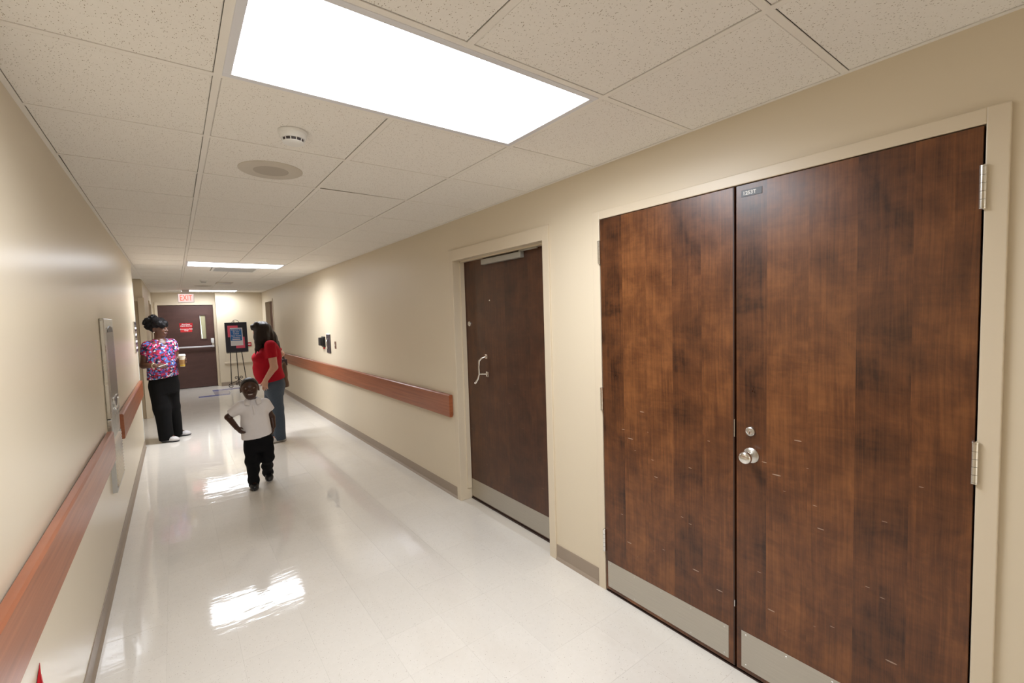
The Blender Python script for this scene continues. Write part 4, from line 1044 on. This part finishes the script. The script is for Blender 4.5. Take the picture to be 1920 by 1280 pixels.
    co.add(vs, [(i*(n+1)+k, i*(n+1)+k+1, ((i+1) % 6)*(n+1)+k+1, ((i+1) % 6)*(n+1)+k) for i in range(6) for k in range(n)]); part('collar', cloth_mat('collar_white', (0.82, 0.78, 0.77), 0.04), shirt, co, True)
    part('placket', cloth_mat('placket_white', (0.81, 0.77, 0.76), 0.04), shirt, MB().tube([(0.583, Y0-0.080, 0.85), (0.585, Y0-0.094, 0.80), (0.588, Y0-0.099, 0.755)], 0.008, 6))
    # trousers
    Pn = Field((0.40, Y0-0.22, 0.0), (0.84, Y0+0.36, 0.60), 0.0045)
    Pn.loft([(0.375, 0.615, Y0, 0.112, 0.088), (0.48, 0.616, Y0, 0.128, 0.095), (0.575, 0.614, Y0, 0.125, 0.09)])
    Pn.chain([V3(0.556, Y0, 0.44), V3(0.553, Y0-0.035, 0.29), V3(0.556, Y0-0.01, 0.16), V3(0.556, Y0, 0.02)], [0.072, 0.066, 0.050, 0.050], k=0.02)
    Pn.chain([V3(0.676, Y0, 0.44), V3(0.688, Y0-0.025, 0.285), V3(0.694, Y0+0.06, 0.18), V3(0.706, Y0+0.14, 0.075)], [0.070, 0.060, 0.050, 0.049], k=0.02)
    Pn.folds(0.005, 25, 70, 7, 5, (1, 1, 1.0)); Pn.cut((0, 0, 0.018), (0, 0, -1))
    Pn.build('trousers', cloth_mat('black_twill', (0.0055, 0.0055, 0.0065), 0.2), org, body)
    blk = plain('boy_shoe', (0.010, 0.010, 0.011), 0.4)
    make_shoe(body, (0.560, Y0+0.045), (0.545, Y0-0.125), 0.068, 0.06, blk, plain('boy_sole', (0.03, 0.03, 0.03), 0.6))
    make_shoe(body, (0.712, Y0+0.20), (0.700, Y0+0.03), 0.068, 0.06, blk, plain('boy_sole_pale', (0.45, 0.44, 0.42), 0.6), lift=0.004, pitch=0.42)
build_boy()

# ------------------------------------------------------------------ woman in floral scrubs
def build_nurse():
    Y0 = 8.15; W = mapper(Y0); org = (-0.13, Y0, 0.0)
    F = Field((-0.55, Y0-0.42, -0.01), (0.30, Y0+0.42, 1.82), 0.0055)
    fr = head_frame((0.86, -0.55), pitch=-0.02, roll=0.0); hc = W(-0.168, 1.612); h = 0.236
    p = add_head(F, hc, h, fr)
    F.cap(W(-0.175, 1.40), W(-0.175, 1.53, 0.01), 0.062, 0.056, k=0.03)
    F.loft([(0.80, -0.160, Y0, 0.160, 0.130), (0.95, -0.158, Y0, 0.160, 0.135), (1.05, -0.168, Y0, 0.158, 0.135), (1.20, -0.175, Y0, 0.160, 0.130), (1.32, -0.180, Y0, 0.165, 0.115), (1.42, -0.178, Y0, 0.135, 0.085), (1.465, -0.175, Y0, 0.06, 0.06)], rot=0.35)
    F.cap((-0.29, Y0-0.03, 1.385), (-0.055, Y0+0.05, 1.405), 0.055, 0.055, k=0.05)
    sL, eL, wL = W(-0.318, 1.372, -0.03), W(-0.368, 1.118, -0.03), W(-0.245, 1.100, -0.20)
    F.chain([sL, eL, wL], [0.062, 0.046, 0.029], k=0.02)
    add_hand(F, wL, W(-0.15, 1.085, -0.25)-wL, (0.1, 0.5, -0.7), (0.2, -0.6, 0.8), 0.17, 0.45)
    sR, eR = W(-0.045, 1.395, 0.06), W(0.005, 1.165, 0.05)
    cup = W(0.069, 1.150, -0.19); wR = cup+V3(-0.015, 0.105, -0.03)
    F.chain([sR, eR, wR], [0.062, 0.046, 0.029], k=0.02)
    # hand closed round the cup: palm behind it, fingers passing round its right side
    F.ell(cup+V3(-0.012, 0.058, -0.012), (0.042, 0.018, 0.045), k=0.012)
    for i, dz in enumerate((0.030, 0.010, -0.010, -0.029)):
        R0 = 0.0465-i*0.0015
        pts = [cup+V3(R0*math.cos(a), R0*math.sin(a)*1.0, dz-0.006) for a in [math.radians(x) for x in (85, 45, 5, -32)]]
        F.chain(pts, [0.010, 0.0095, 0.009, 0.0075], k=0.003)
    pts = [cup+V3(0.05*math.cos(a), 0.05*math.sin(a), z) for a, z in ((math.radians(120), -0.01), (math.radians(170), 0.012), (math.radians(215), 0.028))]
    F.chain(pts, [0.015, 0.0115, 0.009], k=0.006)
    aL, aR = V3(-0.165, Y0-0.045, 0.09), V3(-0.045, Y0+0.22, 0.09)
    F.chain([V3(-0.225, Y0-0.03, 0.85), V3(-0.205, Y0-0.05, 0.48), aL], [0.09, 0.06, 0.04]); F.cap(aL, V3(-0.09, Y0-0.09, 0.045), 0.036, 0.03)
    F.chain([V3(-0.09, Y0+0.05, 0.85), V3(-0.075, Y0+0.10, 0.48), aR], [0.09, 0.06, 0.04]); F.cap(aR, V3(0.03, Y0+0.215, 0.045), 0.036, 0.03)
    body = F.build('person', skin_mat('skin_nurse', (0.105, 0.043, 0.024)), org)
    tag(body, 'woman in floral scrub top and black trousers holding a coffee cup by the wall', 'person')
    f, l, u = fr
    face_bits(p, h, body, fr, plain('lips_nurse', (0.13, 0.035, 0.035), 0.3), plain('brow_nurse', (0.01, 0.008, 0.008), 0.6))
    part('earring', M['chrome'], body, ball(MB(), p(-0.03, -0.40, -0.17), 0.008, 8), True)
    # hair: swept cap, side fringe and a curly bun high at the back
    G = Field(hc-V3(0.32, 0.30, 0.22), hc+V3(0.30, 0.30, 0.32), 0.005)
    G.ell(p(-0.09, 0, 0.16), (0.46*h, 0.40*h, 0.40*h), (f, l, u), k=0.006)
    G.cut(p(0.20, 0, 0.18), unit(0.80*f-0.60*u)); G.cut(p(-0.1, 0, -0.20), -u)
    for sd in (-1, 1): G.ell(p(0.03, 0.38*sd, -0.10), (0.16*h, 0.10*h, 0.20*h), (f, l, u), k=0.008, sub=True)
    G.chain([p(-0.05, -0.20, 0.50), p(0.22, -0.28, 0.36), p(0.34, -0.22, 0.22), p(0.33, -0.28, 0.13)], [0.06, 0.048, 0.034, 0.014], k=0.02)
    G.chain([p(0.05, 0.1, 0.50), p(0.33, 0.0, 0.36), p(0.40, 0.06, 0.24)], [0.05, 0.038, 0.02], k=0.02)
    B = G.like(); rg = np.random.RandomState(4)
    bc = W(-0.262, 1.705, 0.04)
    B.ell(bc, (0.070, 0.075, 0.080), k=0.01)
    for _ in range(70):
        v = unit(rg.normal(size=3)); B.ell(bc+v*np.array((0.070, 0.072, 0.085)), (0.021,)*3, k=0.006)
    B.ell(W(-0.225, 1.765, 0.03), (0.05, 0.055, 0.042), k=0.02)
    for _ in range(25):
        v = unit(rg.normal(size=3)); B.ell(W(-0.225, 1.770, 0.03)+v*np.array((0.055, 0.055, 0.04)), (0.018,)*3, k=0.006)
    G.comb((slice(None),)*3, B.d, 0.015); G.folds(0.0015, 150, 320, 8, 9)
    G.build('hair', hair_mat('hair_black', (0.0065, 0.006, 0.007), (50, 50, 50), 0.38, 0.4), org, body, relax=0)
    # scrub top
    S = Field((-0.55, Y0-0.32, 0.80), (0.22, Y0+0.32, 1.56), 0.0055)
    S.loft([(0.86, -0.163, Y0, 0.184, 0.155), (0.95, -0.162, Y0, 0.181, 0.158), (1.05, -0.168, Y0-0.005, 0.176, 0.160), (1.18, -0.174, Y0-0.005, 0.174, 0.156), (1.30, -0.180, Y0, 0.176, 0.138), (1.38, -0.180, Y0, 0.162, 0.110), (1.44, -0.177, Y0, 0.105, 0.082), (1.475, -0.174, Y0, 0.07, 0.072)], rot=0.35)
    S.cap((-0.295, Y0-0.03, 1.380), (-0.055, Y0+0.05, 1.400), 0.062, 0.062, k=0.06)
    for a, b, hp2 in ((sL, eL, W(-0.343, 1.252, -0.03)), (sR, eR, W(0.012, 1.30, 0.06))):
        A = S.like(); A.cap(a, b, 0.064, 0.076); A.cut(hp2, unit(b-a)); S.comb((slice(None),)*3, A.d, 0.05)
    S.folds(0.005, 14, 40, 8, 11, (1, 1, 0.5))
    S.cut((-0.16, Y0, 0.925), (0.12, 0.0, -1.0))
    tf = unit((0.45, -0.9, 0)); tl = np.array((-tf[1], tf[0], 0)); vb = W(-0.118, 1.375, -0.1)
    def vneck(X, Y, Z, d):
        s_ = (X-vb[0])*tl[0]+(Y-vb[1])*tl[1]; g = (X+0.178)*tf[0]+(Y-Y0)*tf[1]
        v = np.maximum(np.maximum(np.abs(s_)-(Z-vb[2])*0.62, vb[2]-Z), -(g-0.02)); return np.maximum(d, -v*0.8)
    S.op(vneck); S.cap(W(-0.175, 1.46), W(-0.17, 1.60), 0.066, 0.085, k=0.005, sub=True)
    top = S.build('scrub_top', floral(), org, body)
    # trousers
    Pn = Field((-0.48, Y0-0.30, 0.0), (0.22, Y0+0.42, 1.02), 0.0055)
    Pn.loft([(0.70, -0.155, Y0+0.01, 0.160, 0.140), (0.85, -0.160, Y0, 0.172, 0.148), (0.98, -0.162, Y0, 0.165, 0.14)], rot=0.3)
    Pn.chain([V3(-0.222, Y0-0.03, 0.80), V3(-0.206, Y0-0.05, 0.48), V3(-0.172, Y0-0.045, 0.0)], [0.112, 0.098, 0.090], k=0.03)
    Pn.chain([V3(-0.095, Y0+0.04, 0.80), V3(-0.085, Y0+0.09, 0.48), V3(-0.062, Y0+0.20, 0.02)], [0.112, 0.094, 0.080], k=0.03)
    Pn.folds(0.006, 15, 45, 8, 2, (1, 1, 0.35)); Pn.cut((0, 0, 0.028), (0, 0, -1))
    Pn.build('trousers', cloth_mat('black_scrubs', (0.0055, 0.0055, 0.006), 0.2), org, body)
    ws, sm = plain('nurse_shoe', (0.62, 0.60, 0.60), 0.45), plain('nurse_sole', (0.06, 0.06, 0.065), 0.6)
    make_shoe(body, (-0.235, Y0-0.03), (-0.040, Y0-0.135), 0.092, 0.075, ws, sm, accent=plain('lace_grey', (0.4, 0.4, 0.42), 0.6))
    make_shoe(body, (-0.105, Y0+0.23), (0.105, Y0+0.205), 0.092, 0.075, ws, sm, accent=plain('lace_grey2', (0.4, 0.4, 0.42), 0.6))
    wd = unit(wL-eL); wc = wL-wd*0.02
    wt = part('wristwatch', plain('watch_band', (0.55, 0.48, 0.30), 0.3, 0.6), body, MB().lathe(tuple(wc-wd*0.009), tuple(wd), [(0, 0.0315), (0.002, 0.034), (0.016, 0.034), (0.018, 0.0315)], 24), True)
    # coffee cup
    b = cup-V3(0, 0, 0.088)
    ct_ = thing('coffee_cup', tuple(b), 'paper coffee cup with white lid held by the woman in scrubs', 'cup')
    part('cup', plain('paper_cup', (0.70, 0.64, 0.52), 0.6), ct_, MB().lathe(tuple(b), (0, 0, 1), [(0, 0.029), (0.155, 0.0405)], 32), True)
    part('sleeve', plain('cup_sleeve', (0.36, 0.20, 0.07), 0.8, var=0.15, vscale=40), ct_, MB().lathe(tuple(b+V3(0, 0, 0.030)), (0, 0, 1), [(0, 0.0325), (0.066, 0.0375)], 32), True)
    part('lid', M['white'], ct_, MB().lathe(tuple(b+V3(0, 0, 0.150)), (0, 0, 1), [(0, 0.0425), (0.006, 0.044), (0.010, 0.042), (0.022, 0.038), (0.025, 0.035), (0.022, 0.033), (0.0225, 0.001)], 32), True)
    part('print_patch', plain('cup_print', (0.55, 0.36, 0.04), 0.6), ct_, MB().lathe(tuple(b+V3(0, 0, 0.004)), (0, 0, 1), [(0, 0.0298), (0.024, 0.0318)], 32), True)
    # white pen between her fingers
    hd = W(-0.150, 1.098, -0.27)
    pn = thing('pen', tuple(hd), 'thin white pen in the right hand of the woman in scrubs', 'pen')
    a, bb = hd+V3(-0.055, 0.0, -0.018), hd+V3(0.075, -0.01, 0.028)
    part('barrel', M['white'], pn, MB().tube([tuple(a), tuple(bb)], 0.0055, 10), True); part('cap', M['red'], pn, MB().tube([tuple(bb-unit(bb-a)*0.03), tuple(bb+unit(bb-a)*0.004)], 0.0062, 10), True)
build_nurse()

# ------------------------------------------------------------------ woman in red, seen from her left and behind
def build_visitor():
    Y0 = 7.04; W = mapper(Y0); org = (1.06, Y0, 0.0)
    F = Field((0.72, Y0-0.40, -0.01), (1.40, Y0+0.42, 1.70), 0.0055)
    fr = head_frame((-0.86, 0.5), pitch=0.0); hc = W(0.958, 1.548, 0.0); h = 0.225
    p = add_head(F, hc, h, fr)
    F.cap(W(1.03, 1.34), W(0.985, 1.47), 0.056, 0.052, k=0.03)
    F.loft([(0.78, 1.06, Y0, 0.09, 0.125), (0.92, 1.03, Y0, 0.135, 0.165), (1.05, 1.01, Y0, 0.160, 0.17), (1.18, 1.015, Y0, 0.155, 0.165), (1.30, 1.05, Y0, 0.112, 0.16), (1.37, 1.055, Y0, 0.075, 0.125), (1.40, 1.05, Y0, 0.05, 0.06)])
    sN, eN, wN = W(1.058, 1.345, -0.17), W(1.088, 1.035, -0.215), W(0.972, 0.862, -0.235)
    F.chain([sN, eN, wN], [0.060, 0.046, 0.030], k=0.02)
    add_hand(F, wN, W(0.955, 0.722, -0.235)-wN, (0.35, 0.75, 0.0), (-0.9, 0.2, 0.1), 0.165, 0.38)
    sF, eF, wF = V3(1.07, Y0+0.17, 1.345), V3(1.215, Y0+0.21, 1.20), V3(1.06, Y0+0.25, 1.12)
    F.chain([sF, eF, wF], [0.058, 0.046, 0.030], k=0.02)
    add_hand(F, wF, (-0.75, -0.1, 0.4), (0, -1, 0), (-0.3, 0, 1), 0.165, 0.7)
    aN, aF = V3(1.095, Y0-0.105, 0.09), V3(1.06, Y0+0.11, 0.09)
    F.chain([V3(1.06, Y0-0.08, 0.78), V3(1.075, Y0-0.10, 0.47), aN], [0.070, 0.058, 0.040]); F.cap(aN, V3(0.99, Y0-0.11, 0.045), 0.036, 0.03)
    F.chain([V3(1.06, Y0+0.08, 0.78), V3(1.05, Y0+0.10, 0.47), aF], [0.070, 0.058, 0.040]); F.cap(aF, V3(0.955, Y0+0.11, 0.045), 0.036, 0.03)
    body = F.build('person', skin_mat('skin_visitor', (0.50, 0.275, 0.19)), org)
    tag(body, 'woman in red t-shirt and jeans with long dark hair, turned away', 'person')
    face_bits(p, h, body, fr, plain('lips_visitor', (0.42, 0.14, 0.12), 0.35), plain('brow_visitor', (0.03, 0.02, 0.015), 0.6))
    f, l, u = fr
    # long hair
    G = Field((0.76, Y0-0.28, 1.08), (1.30, Y0+0.28, 1.72), 0.005)
    G.ell(p(-0.06, 0, 0.13), (0.50*h, 0.43*h, 0.44*h), (f, l, u), k=0.006)
    G.cut(p(0.26, 0, 0.12), unit(0.88*f-0.45*u))
    A = G.like()
    A.chain([W(0.905, 1.635, -0.03), W(0.862, 1.612, -0.02), W(0.852, 1.585, 0.0)], [0.045, 0.026, 0.014], k=0.02)                      # fringe
    A.chain([W(0.965, 1.56), W(0.965, 1.46, -0.02), W(0.975, 1.37, -0.02)], [0.100, 0.098, 0.085], k=0.03)
    A.chain([W(1.0, 1.58, 0.02), W(1.065, 1.45, 0.02), W(1.120, 1.32, 0.0), W(1.162, 1.205, -0.01), W(1.176, 1.16, -0.01)], [0.085, 0.080, 0.055, 0.026, 0.008], k=0.03)
    A.chain([W(0.905, 1.52, -0.06), W(0.900, 1.40, -0.09), W(0.884, 1.30, -0.12), W(0.868, 1.215, -0.13)], [0.035, 0.030, 0.018, 0.005], k=0.02)
    A.chain([W(0.93, 1.42, -0.09), W(0.925, 1.33, -0.12), W(0.91, 1.26, -0.13)], [0.03, 0.022, 0.006], k=0.02)
    A.chain([W(1.02, 1.5, 0.06), W(1.10, 1.36, 0.10), W(1.16, 1.22, 0.10)], [0.08, 0.07, 0.03], k=0.03)
    G.comb((slice(None),)*3, A.d, 0.025); G.folds(0.003, 60, 150, 8, 6, (1, 1, 0.12))
    G.build('hair', hair_mat('hair_dark_brown', (0.014, 0.0075, 0.005), (170, 170, 5), 0.33, 0.5), org, body)
    # t-shirt
    S = Field((0.72, Y0-0.34, 0.76), (1.36, Y0+0.36, 1.48), 0.0055)
    S.loft([(0.80, 1.040, Y0, 0.165, 0.185), (0.88, 1.030, Y0, 0.176, 0.192), (0.95, 1.018, Y0, 0.182, 0.196), (1.05, 1.008, Y0, 0.180, 0.192), (1.12, 1.012, Y0, 0.172, 0.186), (1.19, 1.012, Y0, 0.170, 0.182), (1.27, 1.035, Y0, 0.140, 0.180), (1.34, 1.055, Y0, 0.100, 0.160), (1.385, 1.055, Y0, 0.075, 0.11), (1.405, 1.045, Y0, 0.06, 0.07)])
    for sd in (-1, 1): S.ell((0.895, Y0+0.085*sd, 1.185), (0.062, 0.075, 0.065), k=0.05)
    for a, b, hp2 in ((sN, eN, W(1.062, 1.168, -0.19)), (sF, eF, V3(1.185, Y0+0.20, 1.235))):
        A = S.like(); A.cap(a, b, 0.072, 0.066); A.cut(hp2, unit(b-a)); S.comb((slice(None),)*3, A.d, 0.03)
    S.folds(0.006, 14, 48, 9, 21, (1, 1, 0.9)); S.cut((0.868, Y0, 0.826), (0.17, 0.0, -1.0))
    S.build('t_shirt', cloth_mat('red_jersey', (0.33, 0.006, 0.016), 0.10), org, body)
    # jeans
    Pn = Field((0.80, Y0-0.30, 0.0), (1.36, Y0+0.32, 0.98), 0.0055)
    Pn.loft([(0.66, 1.075, Y0, 0.115, 0.165), (0.78, 1.065, Y0, 0.135, 0.178), (0.93, 1.05, Y0, 0.130, 0.165)])
    Pn.ell((1.12, Y0, 0.80), (0.085, 0.15, 0.10), k=0.05)
    Pn.chain([V3(1.062, Y0-0.085, 0.74), V3(1.075, Y0-0.10, 0.47), V3(1.092, Y0-0.105, 0.02)], [0.105, 0.082, 0.078], k=0.03)
    Pn.chain([V3(1.062, Y0+0.085, 0.74), V3(1.045, Y0+0.10, 0.47), V3(1.055, Y0+0.11, 0.02)], [0.105, 0.082, 0.078], k=0.03)
    Pn.folds(0.005, 18, 50, 8, 8, (1, 1, 0.5)); Pn.cut((0, 0, 0.03), (0, 0, -1))
    Pn.build('jeans', denim(), org, body)
    ws, sm = plain('visitor_shoe', (0.60, 0.58, 0.56), 0.5), plain('visitor_sole', (0.42, 0.38, 0.34), 0.6)
    make_shoe(body, (1.172, Y0-0.10), (0.930, Y0-0.125), 0.092, 0.07, ws, sm); make_shoe(body, (1.135, Y0+0.11), (0.895, Y0+0.12), 0.092, 0.07, ws, sm)
    # handbag behind her
    bx, by = 1.245, Y0+0.35
    bag = thing('shoulder_bag', (bx, by, 0.72), 'brown shoulder bag hanging behind the woman in red', 'bag')
    B = Field((1.10, by-0.22, 0.66), (1.42, by+0.22, 1.2), 0.0055)
    B.loft([(0.70, 1.255, by, 0.070, 0.105), (0.77, 1.253, by, 0.066, 0.10), (0.96, 1.265, by, 0.045, 0.09), (1.11, 1.278, by, 0.028, 0.08)], p=3.2, k=0.01)
    B.folds(0.005, 18, 50, 7, 14)
    B.build('bag_body', plain('bag_leather', (0.085, 0.042, 0.018), 0.5, var=0.25, vscale=12, bump=(60, 0.3, 0.003)), (bx, by, 0.72), bag)
    part('bag_flap', plain('bag_dark_trim', (0.03, 0.012, 0.014), 0.45, var=0.3, vscale=30), bag, MB().box(1.240, 1.312, by-0.082, by+0.082, 1.02, 1.117, 0.012), True)
    for sd in (-1, 1):
        part('strap', plain('bag_strap', (0.04, 0.02, 0.012), 0.5), bag, MB().tube([(1.278, by+0.05*sd, 1.10), (1.26, by-0.02+0.03*sd, 1.20), (1.18, by-0.08+0.02*sd, 1.36), (1.10, by-0.10+0.015*sd, 1.425), (1.03, by-0.09+0.02*sd, 1.37)], 0.009, 8))
build_visitor()
